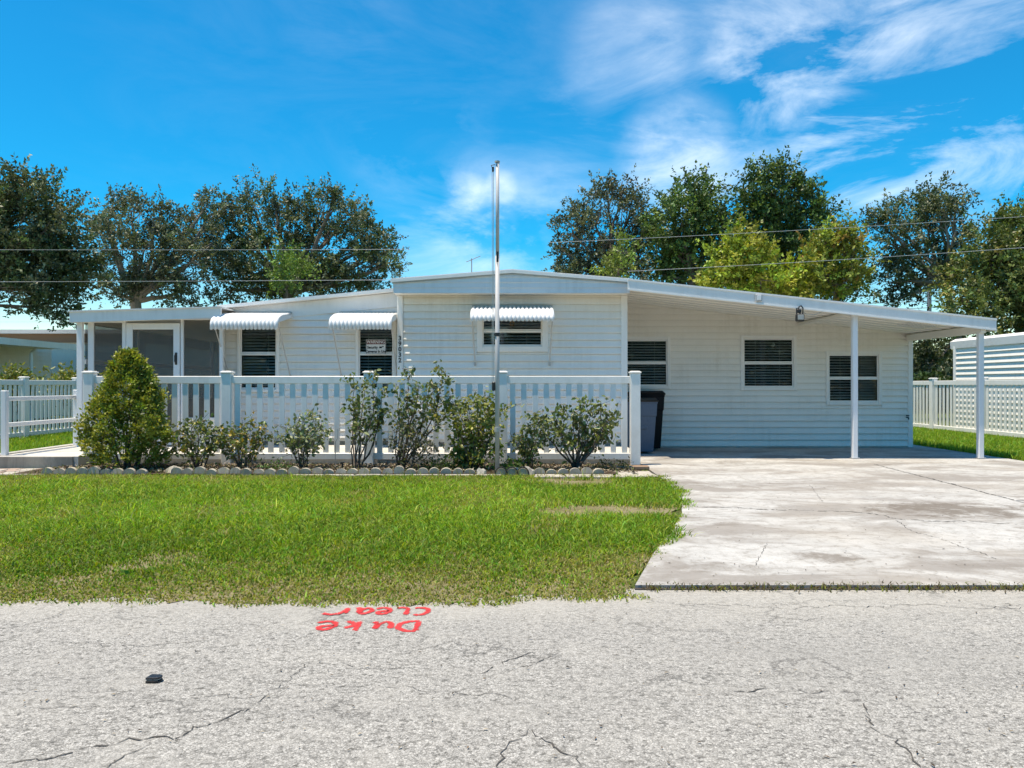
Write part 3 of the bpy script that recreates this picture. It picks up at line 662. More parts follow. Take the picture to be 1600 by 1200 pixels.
# small things behind the panes: amber lamp seen in the central window
# awnings: fluted metal hoods with two struts
def awning(x0, x1, yw, zm, proj, zf, zb, nfl, strut_z, sx):
    n = nfl*8; prof = [(0, zm), (proj*.35, zm-(zm-zf)*.33), (proj*.66, zm-(zm-zf)*.66), (proj*.84, zf), (proj*.94, zf-.035), (proj, zf-.10), (proj+.012, zb)]
    v = []; f = []
    for i in range(n+1):
        ph = i/8.0; b = abs(math.sin(math.pi*ph)); dz = .030*b; xx = x0+(x1-x0)*i/n
        for j, (p, z) in enumerate(prof):
            t = min(1, max(0, j-2)/3.0)
            v.append((xx, yw-p-dz*t - (.004*t), z + dz*(1-t) - (.022*b if j == len(prof)-1 else 0)))
    k = len(prof)
    for i in range(n):
        for j in range(k-1): f.append((i*k+j, i*k+j+1, (i+1)*k+j+1, (i+1)*k+j))
    a = MB().add(v, f).build('awning', M['awning'], home, smooth=True, fix=False)
    s = a.modifiers.new('s', 'SOLIDIFY'); s.thickness = .004; s.offset = 0
    MB().cbox(x0+.0, x1-.0, yw-.055, yw-.019, zm-.005, zm+.045, .006).build('mounting_strip', M['strut'], a)
    for xx, dx in ((x0+.03, sx), (x1-.03, -sx)):
        q = [(xx, yw-p+.0, z) for p, z in prof] + [(xx, yw-proj*.8, zf-.1)]
        MB().prism([(yw-p, z-.004) for p, z in prof[:6]] + [(yw-proj*.82, zf-.075), (yw-.06, zm-.07)], 'x', xx-(.0325 if xx < (x0+x1)/2 else -.029), xx-(.029 if xx < (x0+x1)/2 else -.0325)).build('end_cap', M['awning'], a)
        MB().tube([(xx, yw-proj*.93, zf-.09), (xx+dx, yw-.035, strut_z)], .0095, 8).build('strut', M['strut'], a)
        MB().cbox(xx+dx-.018, xx+dx+.018, yw-.05, yw-.015, strut_z-.05, strut_z+.02, .006).build('strut_bracket', M['strut'], a)
    return a
awning(X(357, YL), X(457, YL), YL, 2.52, .84, 2.41, 2.20, 17, 1.42, 0)
awning(X(533, YL)-.02, xcl-.03, YL, 2.52, .84, 2.41, 2.20, 16, 1.42, 0)
awning(X(738, YC), X(863, YC), YC, 2.60, .68, 2.49, 2.33, 20, 1.64, .02)
# house number, one digit under another on the corner trim
def text_mesh(s, size, ext=.002, bold=0.0, name='text', sx=1.0):
    cu = bpy.data.curves.new(name, 'FONT'); cu.body = s; cu.size = size; cu.extrude = ext; cu.offset = bold; cu.align_x = 'CENTER'; cu.align_y = 'CENTER'; cu.resolution_u = 4
    o = bpy.data.objects.new(name, cu); COL.objects.link(o); dg = bpy.context.evaluated_depsgraph_get()
    me = bpy.data.meshes.new_from_object(o.evaluated_get(dg)); bpy.data.objects.remove(o); me.name = name
    me.transform(Matrix.Rotation(math.pi/2, 4, 'X') @ Matrix.Diagonal((sx, 1, 1, 1))); return me
for i, dgt in enumerate('39032'):
    me = text_mesh(dgt, .108, .003, .0025, 'house_number_digit'); me.materials.append(M['black'])
    inst('house_number_digit', me, (xcl+.032, YC-.035, Z(529 + i*8.6, YC)), home)
# television antenna on the roof
an = thing('roof_antenna', (X(737, 17), 17, 3.1), 'thin metal television antenna on the roof ridge', 'antenna')
ax = X(737, 17); zt = Z(404, 17)
MB().tube([(ax, 17, 3.05), (ax, 17, zt)], .012, 6).build('mast', M['wire'], an)
MB().tube([(ax-.12, 17.1, zt-.06), (ax+.2, 16.8, zt+.02)], .008, 6).build('boom', M['wire'], an)
for t in (.15, .45, .8):
    c = Vector((ax-.12+.32*t, 17.1-.3*t, zt-.06+.08*t)); MB().tube([c + Vector((-.05, -.2, -.05))*.8, c + Vector((.05, .2, .05))*.8], .005, 5).build('element', M['wire'], an)

# warning sign in the second window
sx, sz = X(588, YL), Z(542, YL); sw, sh = X(603, YL)-X(572, YL), Z(530, YL)-Z(553.5, YL); sy = YL-.045
sg = thing('warning_sign', (sx, sy, sz-sh/2), 'white and dark red security camera warning sign fixed in the window', 'sign')
MB().cbox(sx-sw/2, sx+sw/2, sy, sy+.008, sz-sh/2, sz+sh/2, .003).build('panel', M['white'], sg)
MB().cbox(sx-sw/2+.012, sx+sw/2-.012, sy-.003, sy-.0005, sz+sh*.16, sz+sh/2-.014, .001).build('header', M['red'], sg)
for a, b, c, d in ((-sw/2+.004, sw/2-.004, sh/2-.011, sh/2-.006), (-sw/2+.004, sw/2-.004, -sh/2+.006, -sh/2+.011), (-sw/2+.004, -sw/2+.009, -sh/2+.0115, sh/2-.0115), (sw/2-.009, sw/2-.004, -sh/2+.0115, sh/2-.0115)):
    MB().box(sx+a, sx+b, sy-.002, sy-.0005, sz+c, sz+d).build('border_line', M['black'], sg)
for s, size, dx, dz, mt, bo in (('WARNING', .082, 0, sh*.31, M['white'], .0012), ('Security', .066, -sw*.17, -sh*.05, M['black'], .002), ('Cameras In Use', .066, 0, -sh*.32, M['black'], .002)):
    me = text_mesh(s, size, .0008, bo, 'lettering', .86 if s != 'WARNING' else .82); me.materials.append(mt); inst('lettering', me, (sx+dx, sy-.0045, sz+dz), sg)
MB().cbox(sx+sw*.17, sx+sw*.30, sy-.004, sy-.001, sz-sh*.10, sz+sh*.01, .001).prism([(sx+sw*.30, sz-sh*.05), (sx+sw*.40, sz-sh*.0), (sx+sw*.40, sz+sh*.04), (sx+sw*.30, sz+sh*.02)], 'y', sy-.004, sy-.001).build('camera_symbol', M['black'], sg)
# amber glass hanging behind the top pane of the middle window
lx, lz = X(800, YC), Z(505.5, YC)
ob = thing('sun_catcher', (lx, YC+.05, lz-.05), 'small round amber ornament hanging inside the middle window', 'ornament')
for qx, qz in ((-1, -1), (1, -1), (-1, 1), (1, 1)):
    p = [(lx + qx*.006, lz + qz*.006)] + [(lx + qx*(.006+.042*math.cos(a)), lz + qz*(.006+.042*math.sin(a))) for a in (k*math.pi/10 for k in range(6))]
    MB().prism(p, 'y', YC+.044, YC+.05).build('glass_quarter', M['amber'], ob)

# ------------------------------------------------------------------ screened porch
YP = 13.3
po = thing('screened_porch', (-6.3, YP, .19), 'white framed screened porch with flat roof at the left end of the home', 'porch')
pz = lambda x: Z(503, YP) + (x - X(140, YP))*.03
xp0, xp1 = X(126, YP), xll - .062
PB = 19.0
MB().prism([(X(110, 13.05), Z(504, 13.05)), (X(346, 13.05), Z(497, 13.05)), (X(346, 13.05), Z(480, 13.05)), (X(110, 13.05), Z(487, 13.05))], 'y', 13.02, 13.06).build('fascia', M['fascia'], po)
MB().prism([(X(110, 13.05)-.02, Z(488, 13.05)), (X(346, 13.05), Z(481, 13.05)), (X(346, 13.05), Z(479, 13.05)), (X(110, 13.05)-.02, Z(486, 13.05))], 'y', 12.99, PB+.3).build('roof', M['roof'], po)
MB().prism([(X(110, 13.05), Z(503, 13.05)), (xp1, Z(496, 13.05)), (xp1, Z(494, 13.05)), (X(110, 13.05), Z(501, 13.05))], 'y', 13.061, PB).build('ceiling', M['ceiling'], po)
MB().prism([(X(110, 13.05), Z(504, 13.05)), (X(110, 13.05)+.04, Z(504, 13.05)), (X(110, 13.05)+.04, Z(488, 13.05)), (X(110, 13.05), Z(488, 13.05))], 'y', 13.061, PB).build('side_fascia', M['fascia'], po)
def pvert(pa, pb, nm, y0=YP, y1=YP+.06, z0=.19): return MB().cbox(X(pa, YP), X(pb, YP), y0, y1, z0, pz(X(pa, YP))+.05, .006).build(nm, M['post'], po)
pvert(124.5, 133, 'corner_post', YP-.10, YP-.02); pvert(137, 146, 'frame_post'); pvert(190.5, 196.5, 'frame_post'); pvert(282, 286.5, 'frame_post'); pvert(342.5, 348, 'frame_post')
def rail(pa, pb, z0, z1): return MB().cbox(X(pa, YP), X(pb, YP), YP+.004, YP+.055, z0, z1, .005).build('rail', M['post'], po)
for pa, pb in ((146, 190.5), (286.5, 342.5)):
    rail(pa, pb, pz(X(pa, YP))-.015, pz(X(pb, YP))+.03); rail(pa, pb, .64, .69)
    MB().box(X(pa, YP), X(pb, YP), YP+.02, YP+.035, .19, .64).build('kick_panel', M['trim'], po)
    MB().box(X(pa, YP), X(pb, YP), YP+.026, YP+.028, .69, pz(X(pa, YP))-.01).build('screen', M['screen'], po)
rail(196.5, 282, pz(X(196, YP))+.012, pz(X(282, YP))+.03)
# door
d0, d1 = X(197.5, YP), X(281, YP); dt = Z(505, YP); 
m = MB(); st = .11; yd = YP-.012
m.cbox(d0, d0+st, yd, yd+.035, .21, dt, .006); m.cbox(d1-st, d1, yd, yd+.035, .21, dt, .006); m.cbox(d0+st, d1-st, yd+.002, yd+.033, dt-.11, dt-.001, .006); m.cbox(d0+st, d1-st, yd+.002, yd+.033, .211, .55, .006)
door = m.build('door', M['post'], po)
MB().box(d0+st, d1-st, yd+.015, yd+.018, .55, dt-.11).build('door_screen', M['screen'], door)
hx, hz = X(275.5, YP), Z(561, YP)
MB().tube([(hx, yd-.005, hz+.085), (hx, yd-.045, hz+.055), (hx, yd-.05, hz-.04), (hx, yd-.005, hz-.075)], [.014, .012, .012, .014], 8).build('handle', M['darkmetal'], door)
MB().cbox(hx-.02, hx+.02, yd-.006, yd-.0005, hz-.1, hz+.11, .003).build('handle_plate', M['darkmetal'], door)
# left side and back of the porch: posts, knee wall, screens
for yy in (15.2, 17.1, 18.94):
    MB().cbox(xp0+.02, xp0+.08, yy, yy+.06, .19, Z(503, 13.05), .005).build('side_post', M['post'], po)
MB().box(xp0+.03, xp0+.06, YP+.06, PB, .19, .95).build('knee_wall', M['trim'], po)
MB().box(xp0+.03, xp0+.06, YP+.06, PB, 1.62, 1.70).build('side_rail', M['post'], po)
MB().box(xp0+.044, xp0+.046, YP+.06, PB, .95, 2.35).build('screen', M['screen'], po)
MB().box(xp0, xp1, PB, PB+.06, .19, .9).build('back_wall', M['beige'], po)
for xx in (xp0, -6.55, -5.75, xp1-.08): MB().cbox(xx, xx+.08, PB-.02, PB+.05, .9, 2.45, .005).build('back_post', M['post'], po)
MB().box(xp0+.08, xp1-.08, PB+.02, PB+.023, .9, 2.45).build('screen', M['screen'], po)
MB().tube([(-6.0, 15.5, 2.33), (-6.0, 15.5, 2.44)], [.13, .1], 12).build('ceiling_lamp', M['white'], po)

# ------------------------------------------------------------------ carport
cp = thing('carport', (5, 12.85, 0), 'white aluminium carport roof on two slim posts beside the home', 'carport')
YF = 12.7; xf0, xf1 = X(981, YF), X(1557, YF)
fz = lambda x: Z(453, YF) + (x - xf0)*(Z(516.5, YF)-Z(453, YF))/(xf1-xf0)
ft = lambda x: Z(436, YF) + (x - xf0)*(Z(498.5, YF)-Z(436, YF))/(xf1-xf0)
MB().prism([(xf0, fz(xf0)), (xf1, fz(xf1)), (xf1, ft(xf1)), (xf0, ft(xf0))], 'y', YF, YF+.03).build('fascia', M['fascia'], cp)
MB().prism([(xf0, fz(xf0)-.004), (xf1+.004, fz(xf1)-.004), (xf1+.004, fz(xf1)+.02), (xf0, fz(xf0)+.02)], 'y', YF-.012, YF-.001).build('fascia_lip', M['trim'], cp)
MB().prism([(xf0, ft(xf0)-.02), (xf1+.004, ft(xf1)-.02), (xf1+.004, ft(xf1)+.008), (xf0, ft(xf0)+.008)], 'y', YF-.012, YF-.001).build('fascia_lip', M['trim'], cp)
MB().box(xf1-.03, xf1, YF+.031, 24, fz(xf1), ft(xf1)).build('side_fascia', M['fascia'], cp)
xe = xf1 - .031
MB().prism([(xcr+.005, ft(xcr)-.02), (xe, ft(xe)-.02), (xe, ft(xe)+.004), (xcr+.005, ft(xcr)+.004)], 'y', YF+.031, 24).build('roof', M['roof'], cp)
# ceiling pans running left to right, each a shallow tray
npan = 8; py0, py1 = YF+.04, YS-.001
for i in range(npan):
    a = py0 + (py1-py0)*i/npan; b = py0 + (py1-py0)*(i+1)/npan; c = lambda x: ceil_z(x)
    v = []
    for xx in (xcr+.02, xe): v += [(xx, a+.004, c(xx)), (xx, a+.018, c(xx)-.016), (xx, a+.034, c(xx)), (xx, b+.003, c(xx)), (xx, b+.003, c(xx)+.02), (xx, a+.004, c(xx)+.02)]
    MB().add(v, [(j, (j+1) % 6, (j+1) % 6 + 6, j+6) for j in range(6)] + [(0,1,2,3,4,5), (6,7,8,9,10,11)]).build('ceiling_pan', M['ceiling'], cp)
for px, py in ((1335, 720), (1531.5, 723)):
    d_ = 12.86; xx = X(px, d_)
    p_ = MB().cbox(xx-.045, xx+.045, d_-.045, d_+.045, .024, ceil_z(xx)-.02, .012).build('post', M['post'], cp)
    MB().cbox(xx-.065, xx+.065, d_-.065, d_+.065, .0225, .042, .004).build('post_foot', M['galv'], p_)
for xx, hgt in ((5.68, .055), (7.83, .13)):
    MB().cbox(xx-.045, xx+.045, YF+.05, YS-.03, ceil_z(xx)-.018-hgt, ceil_z(xx)-.02, .006).build('rafter', M['ceiling'], cp)
# white chips imitating dappled light on the ceiling by the right rafter
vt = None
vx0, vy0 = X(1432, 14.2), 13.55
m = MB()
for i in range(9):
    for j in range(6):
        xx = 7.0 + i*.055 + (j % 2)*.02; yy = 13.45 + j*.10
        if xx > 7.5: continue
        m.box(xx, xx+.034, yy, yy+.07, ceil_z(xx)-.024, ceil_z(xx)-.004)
o = m.build('ceiling_dapples', M['white'], cp); tag(o, kind='stuff')
# flood light with its bracket and cable, junction box
fx, fzv = X(1249, 12.66), Z(489, 12.66)
fl = thing('flood_light', (fx, 12.66, fzv-.12), 'small black and grey flood light fixed under the carport fascia', 'lamp')
MB().cbox(fx-.065, fx+.065, 12.60, 12.68, fzv-.14, fzv-.02, .012).build('lamp_head', M['darkmetal'], fl)
MB().cbox(fx-.05, fx+.05, 12.592, 12.599, fzv-.115, fzv-.035, .003).build('lens', M['greybox'], fl)
MB().tube([(fx-.05, 12.65, fzv-.02), (fx-.045, 12.66, fzv+.075), (fx-.01, 12.66, fzv+.075)], .011, 6).build('bracket', M['darkmetal'], fl)
MB().tube([(fx+.055, 12.66, fzv-.03), (fx+.06, 12.66, fzv+.08), (fx+.03, 12.665, fzv+.12), (fx-.005, 12.66, fzv+.10), (fx-.02, 12.66, fzv+.03), (fx+.02, 12.66, fzv-.02)], .011, 6).build('bracket', M['darkmetal'], fl)
MB().cbox(fx-.03, fx+.03, 12.64, 12.699, fzv+.0, fzv+.06, .01).build('knuckle', M['darkmetal'], fl)
MB().tube([(fx+.06, 12.67, fzv+.03), (fx+.12, 12.69, fzv-.02), (fx+.25, 12.7, fzv-.03), (fx+.36, 12.72, fzv+.01), (fx+.46, 12.75, fzv+.045)], .005, 5).build('cable', M['greybox'], fl)
jx, jz = X(1185, 12.69), Z(465, 12.69)
jb = thing('junction_box', (jx, 12.68, jz-.06), 'small grey junction box on the carport fascia', 'electrical box')
MB().cbox(jx-.055, jx+.055, 12.655, 12.698, jz-.065, jz+.055, .01).build('box', M['galv'], jb); MB().cbox(jx-.035, jx+.035, 12.648, 12.654, jz-.045, jz+.03, .003).build('cover', M['fascia'], jb)
# spigot on the shed corner
sp = thing('wall_spigot', (xsr-.06, YS-.06, .5), 'small dark garden tap on the corner of the shed wall', 'tap')
sxp, szp = X(1417, YS-.05), Z(652, YS-.05)
MB().tube([(sxp, YS-.03, szp), (sxp, YS-.10, szp), (sxp, YS-.12, szp-.04)], .012, 8).build('spout', M['darkmetal'], sp); MB().tube([(sxp-.03, YS-.08, szp+.035), (sxp+.03, YS-.08, szp+.035)], .01, 6).build('handle', M['darkmetal'], sp)

# ------------------------------------------------------------------ bins
def bin_(name, label, x0, y0, wd, dp, hg, mat, lidmat):
    t = thing(name, (x0, y0, .022), label, 'bin', 'wheeled bins under the carport'); z = .022
    def ring(k, kz, dpk=1): a, b = wd/2*k, dp/2*k*dpk; return [(x0-a, y0-b, z+kz), (x0+a, y0-b, z+kz), (x0+a, y0+b, z+kz), (x0-a, y0+b, z+kz)]
    rings = [ring(.78, .04), ring(.80, .06), ring(.93, hg*.68), ring(.97, hg*.70), ring(1.0, hg*.92), ring(1.03, hg*.925), ring(1.03, hg*.95)]
    v = [p for r_ in rings for p in r_]; f = [(0, 3, 2, 1)] + [(i*4+j, i*4+(j+1) % 4, (i+1)*4+(j+1) % 4, (i+1)*4+j) for i in range(len(rings)-1) for j in range(4)] + [tuple(len(v)-4+j for j in range(4))]
    b = MB().add(v, f).build('body', mat, t); bv = b.modifiers.new('b', 'BEVEL'); bv.width = .03; bv.segments = 3; bv.limit_method = 'ANGLE'; bv.angle_limit = .9
    l = MB().prism([(y0-dp*.55, z+hg*.952), (y0+dp*.55, z+hg*.952), (y0+dp*.5, z+hg*1.0), (y0-dp*.1, z+hg*1.02), (y0-dp*.5, z+hg*.985)], 'x', x0-wd*.54, x0+wd*.54).build('lid', lidmat, t)
    l.modifiers.new('b', 'BEVEL').width = .012
    MB().tube([(x0-wd*.5, y0+dp*.56, z+hg*.94), (x0+wd*.58, y0+dp*.56, z+hg*.94)], .016, 8).build('handle_bar', lidmat, t)
    for s in (-1, 1):
        MB().tube([(x0+s*wd*.40, y0+dp*.38, z+.13), (x0+s*wd*.48, y0+dp*.38, z+.13)], .13, 16).build('wheel', M['binblack'], t)
    MB().cbox(x0-wd*.2, x0+wd*.2, y0-dp*.47, y0-dp*.425, z+hg*.45, z+hg*.52, .01).build('catch_bar', mat, t)
bin_('wheeled_bin', 'blue grey plastic wheeled bin with dark lid, nearest the fence post', 2.30, 13.95, .56, .62, .98, M['binblue'], M['darkmetal'])
bin_('wheeled_bin', 'black plastic wheeled bin behind the blue grey one', 2.57, 14.72, .58, .62, 1.10, M['binblack'], M['binblack'])

# ------------------------------------------------------------------ fences
PW, PH = .15, 1.46
def post_mesh(hg):
    m = MB().cbox(-PW/2, PW/2, -PW/2, PW/2, 0, hg-.035, .008); m.cbox(-PW/2-.014, PW/2+.014, -PW/2-.014, PW/2+.014, hg-.035, hg-.012, .006)
    m.cbox(-PW/2+.005, PW/2-.005, -PW/2+.005, PW/2-.005, hg-.012, hg, .01); return m
def fence(label, pts, z0, gap=.166, pw=.083, group=None):
    ang = math.atan2(pts[-1][1]-pts[0][1], pts[-1][0]-pts[0][0])
    t = thing('picket_fence', (*pts[0], z0), label, 'fence', group); pk = pmk = None
    for i, (x, y) in enumerate(pts):
        if pmk is None: o = post_mesh(PH).build('fence_post', M['vinyl'], t); pmk = o.data; o.location = (x, y, z0); o.rotation_euler.z = ang
        else: inst('fence_post', pmk, (x, y, z0), t, (0, 0, ang))
    for (xa, ya), (xb, yb) in zip(pts, pts[1:]):
        L = math.hypot(xb-xa, yb-ya); cx, cy = (xa+xb)/2, (ya+yb)/2; h_ = L/2-PW/2
        for zz, hh in ((.095, .10), (1.265, .115)):
            o = MB().cbox(-h_, h_, -.028, .028, 0, hh, .006).build('rail', M['vinyl'], t); o.location = (cx, cy, z0+zz); o.rotation_euler.z = ang
        n = int(round((L-PW)/gap)); st = (L-PW)/n
        for k in range(n - 1 + 1):
            s = PW/2 + st*(k+.5); x, y = xa+(xb-xa)*s/L, ya+(yb-ya)*s/L
            if pk is None:
                o = MB().cbox(-pw/2, pw/2, -.012, .012, .196, 1.264, .003).build('picket', M['vinyl'], t); pk = o.data; o.location = (x, y, z0); o.rotation_euler.z = ang
            else: inst('picket', pk, (x, y, z0), t, (R.uniform(-.003, .003), R.uniform(-.004, .004), ang))
    return t
YFN = 11.85
fence('white vinyl picket fence in front of the home behind the shrubs', [(X(p, YFN), YFN) for p in (141, 355.5, 577, 785, 992)], .01)
fence('white vinyl picket fence along the left side boundary', [(-11.12, y_) for y_ in (13.3, 15.4, 17.5, 19.6, 21.7)], -.01)
fence('white vinyl picket fence along the right side boundary', [(11.3, y_) for y_ in (14.2, 16.3, 18.4, 20.6, 22.7, 24.8)], -.01)
# ramp handrail
hr = thing('ramp_handrail', (-7.66, 11.6, .19), 'low white two-rail handrail beside the entrance ramp', 'railing')
for yy, zt in ((11.6, 1.17), (13.5, 1.17), (15.6, 1.17)): MB().cbox(-7.70, -7.62, yy-.04, yy+.04, .19, zt, .008).build('post', M['post'], hr)
for z0, z1 in ((1.01, 1.075), (.615, .68)):
    for a, b in ((11.64, 13.46), (13.54, 15.56)): MB().cbox(-7.685, -7.635, a, b, z0, z1, .006).build('rail', M['post'], hr)

# ------------------------------------------------------------------ flagpole
fp = thing('flagpole', (-.205, 10.7, 0), 'tall bare grey metal flagpole in the flower bed', 'flagpole')
fxp, fyp = -.205, 10.7; ztop = Z(254, 10.7); zj = Z(400, 10.7)
MB().tube([(fxp, fyp, 0), (fxp, fyp, zj)], .031, 14).build('lower_pole', M['pole'], fp, True); MB().tube([(fxp+.003, fyp, zj), (fxp+.003, fyp, ztop)], .025, 14).build('upper_pole', M['pole'], fp, True)
MB().tube([(fxp, fyp, ztop), (fxp, fyp, ztop+.02)], .037, 12).build('cap', M['greybox'], fp)
MB().tube([(fxp-.03, fyp, ztop-.03), (fxp-.085, fyp, ztop-.04), (fxp-.07, fyp, ztop-.08)], .007, 6).build('eye_bolt', M['darkmetal'], fp)
MB().cbox(fxp-.075, fxp-.045, fyp-.02, fyp+.02, ztop-.13, ztop-.06, .008).build('pulley', M['darkmetal'], fp)
for dx, zb in ((-.072, 1.22), (-.052, 1.22)): MB().tube([(fxp+dx, fyp-.01, ztop-.1), (fxp+dx*.95, fyp-.012, 2.5), (fxp+dx, fyp-.01, zb)], .0045, 5).build('halyard', M['strut'], fp)
MB().cbox(fxp-.075, fxp-.03, fyp-.03, fyp+.02, 1.17, 1.30, .012).build('cleat', M['darkmetal'], fp)
MB().cbox(fxp-.012, fxp+.018, fyp-.045, fyp-.03, zj-.09, zj+.06, .004).build('clip', M['darkmetal'], fp)
MB().tube([(fxp, fyp, .60), (fxp, fyp, .66)], .043, 12).build('collar', M['strut'], fp); MB().tube([(fxp, fyp, 1.93), (fxp, fyp, 1.98)], .040, 12).build('collar', M['darkmetal'], fp)

# ------------------------------------------------------------------ plants
def limb(a, b, r0, r1, bend=.12, n=6):
    a, b = Vector(a), Vector(b); L = (b-a).length; o1 = Vector((R.gauss(0, 1), R.gauss(0, 1), R.gauss(0, .5)))*bend*L*.5
    pts = [a.lerp(b, t) + o1*math.sin(math.pi*t) + Vector((R.gauss(0, 1), R.gauss(0, 1), R.gauss(0, 1)))*bend*L*.06*(0 < t < 1) for t in (i/n for i in range(n+1))]
    return pts, [r0+(r1-r0)*i/n for i in range(n+1)]
def leafcloud(name, parent, C, dv, L, asp, cols, mat, six=False):
    n = len(C); nn = unit(np.cross(dv, rdir(n))); V, Fq, k = leaves(C, dv, nn, L, L*asp, six)
    return npmesh(name, V, Fq, mat, parent, np.repeat(cols, k, axis=0))
def palette(n, base, var=.35, alt=None, altp=0.0):
    c = np.array(base)[None]*RNG.uniform(1-var, 1+var, (n, 1)); c = c*RNG.uniform(.88, 1.12, (n, 3))
    if alt is not None:
        k = RNG.uniform(0, 1, n) < altp; c[k] = np.array(alt)[None]*RNG.uniform(.7, 1.25, (k.sum(), 1))
    return c
def shrub(label, bx, by, tips, cols, alt, altp, leafL=.055, per=26, spread=.13, nstem=3, thick=.011, low=.3, twigs=3):
    """tips: (px,py) positions of branch ends; stems rise from the base and fork towards them"""
    t = thing('flowering_shrub', (bx, by, .03), label, 'shrub', 'shrubs in the bed before the fence')
    m = MB(); CC = []; base = Vector((bx, by, .02)); hub = []
    for (px, py) in tips:
        dd = by + R.uniform(-.22, .22); tip = Vector((X(px, dd), dd, Z(py, dd)))
        s0 = base + Vector((R.uniform(-.06, .06), R.uniform(-.05, .05), 0)); 
        pts, rr = limb(s0, tip, thick*R.uniform(.8, 1.2), .003, .16, 8); m.tube(pts, rr, 5, False)
        zl = Vector((0, 0, 0))
        for j in range(3, 9):
            p = pts[j]
            for q in range(twigs if j > 4 else 1):
                e = p + Vector((R.gauss(0, 1), R.gauss(0, .8), R.gauss(.35, .7)))*spread
                tp, tr = limb(p, e, .004, .0015, .15, 3); m.tube(tp, tr, 4, False)
                if (e.z - .03)/(tip.z) > low or R.random() < .15:
                    for k in range(max(3, int(per/twigs*.75))):
                        CC.append(tp[R.randint(1, 3)] + Vector((R.gauss(0, 1), R.gauss(0, 1), R.gauss(0, 1)))*.03)
        for k in range(per): CC.append(tip + Vector((R.gauss(0, 1), R.gauss(0, 1), R.gauss(-.3, 1)))*.055)
    m.build('stems', M['stem'], t, fix=False)
    C = np.array([c[:] for c in CC]); n = len(C); dv = rdir(n); dv[:, 2] -= .25; dv = unit(dv)
    o = leafcloud('foliage', t, C, dv, RNG.uniform(.7, 1.4, n)*leafL*1.15, .55, palette(n, cols, .45, alt, altp), M['leaf'], True); return t
OL = (.15, .185, .065)
shrub('low yellow-tinged shrub directly right of the conical evergreen', X(312, 11.2), 11.2, [(275,680),(288,668),(300,662),(314,660),(325,672),(336,668),(298,690),(330,700),(282,700),(345,685)], OL, (.42, .33, .06), .16, .05, 17, .09)
shrub('low shrub with orange-tipped leaves, second in the row', X(380, 11.2), 11.2, [(348,680),(362,672),(378,668),(392,664),(405,670),(417,680),(370,695),(400,695),(352,700),(385,684)], OL, (.45, .30, .05), .18, .05, 17, .09)
shrub('open grey-green shrub before the middle of the long fence bay', X(473, 11.2), 11.2, [(440,682),(452,670),(465,660),(480,648),(490,656),(500,668),(510,675),(478,680),(457,690),(498,692)], (.20, .235, .115), (.34, .36, .2), .25, .05, 16, .085)
shrub('tall upright leafy shrub with sprigs before the warning sign window', X(557, 11.2), 11.2, [(552,592),(556,625),(570,600),(585,585),(590,630),(598,610),(565,660),(580,655),(548,640),(607,640)], OL, (.20, .22, .06), .1, .06, 13, .07, 3, .013, .42)
shrub('tallest shrub leaning right with bare crossing branches', X(625, 11.15), 11.15, [(640,580),(655,605),(672,600),(690,578),(700,592),(688,620),(668,630),(645,625),(705,622),(630,640),(712,640),(620,610),(676,645)], OL, (.38, .30, .06), .09, .06, 15, .085, 3, .012, .45)
shrub('twiggy low grey shrub under the tallest one', X(640, 11.0), 11.0, [(612,690),(625,675),(640,668),(655,680),(668,690),(678,702),(648,700),(630,705)], (.10, .11, .055), (.2, .18, .1), .25, .04, 14, .09, 3, .007)
shrub('dense yellow-green bushy shrub beside the flagpole', X(740, 11.1), 11.1, [(705,640),(715,632),(730,628),(745,625),(758,622),(770,636),(785,642),(712,665),(735,660),(755,655),(720,695),(740,690),(760,695),(775,700),(708,710),(728,715),(752,715),(772,668)], (.18, .215, .05), (.36, .34, .08), .25, .055, 26, .10, 3, .012, .12)
shrub('small sparse shrub just right of the flagpole', X(828, 11.05), 11.05, [(806,690),(815,680),(826,668),(838,672),(848,666),(855,685),(835,695),(818,702)], OL, (.18, .2, .07), .15, .05, 16, .075, 3, .009)
shrub('rounded v-shaped shrub with thick trunk before the right fence bay', X(902, 11.15), 11.15, [(835,650),(850,655),(866,646),(882,640),(898,650),(912,628),(925,636),(938,632),(950,648),(960,652),(955,675),(935,680),(918,668),(875,672),(890,685),(945,660)], (.14, .175, .065), (.27, .30, .10), .25, .058, 18, .085, 3, .017, .42)
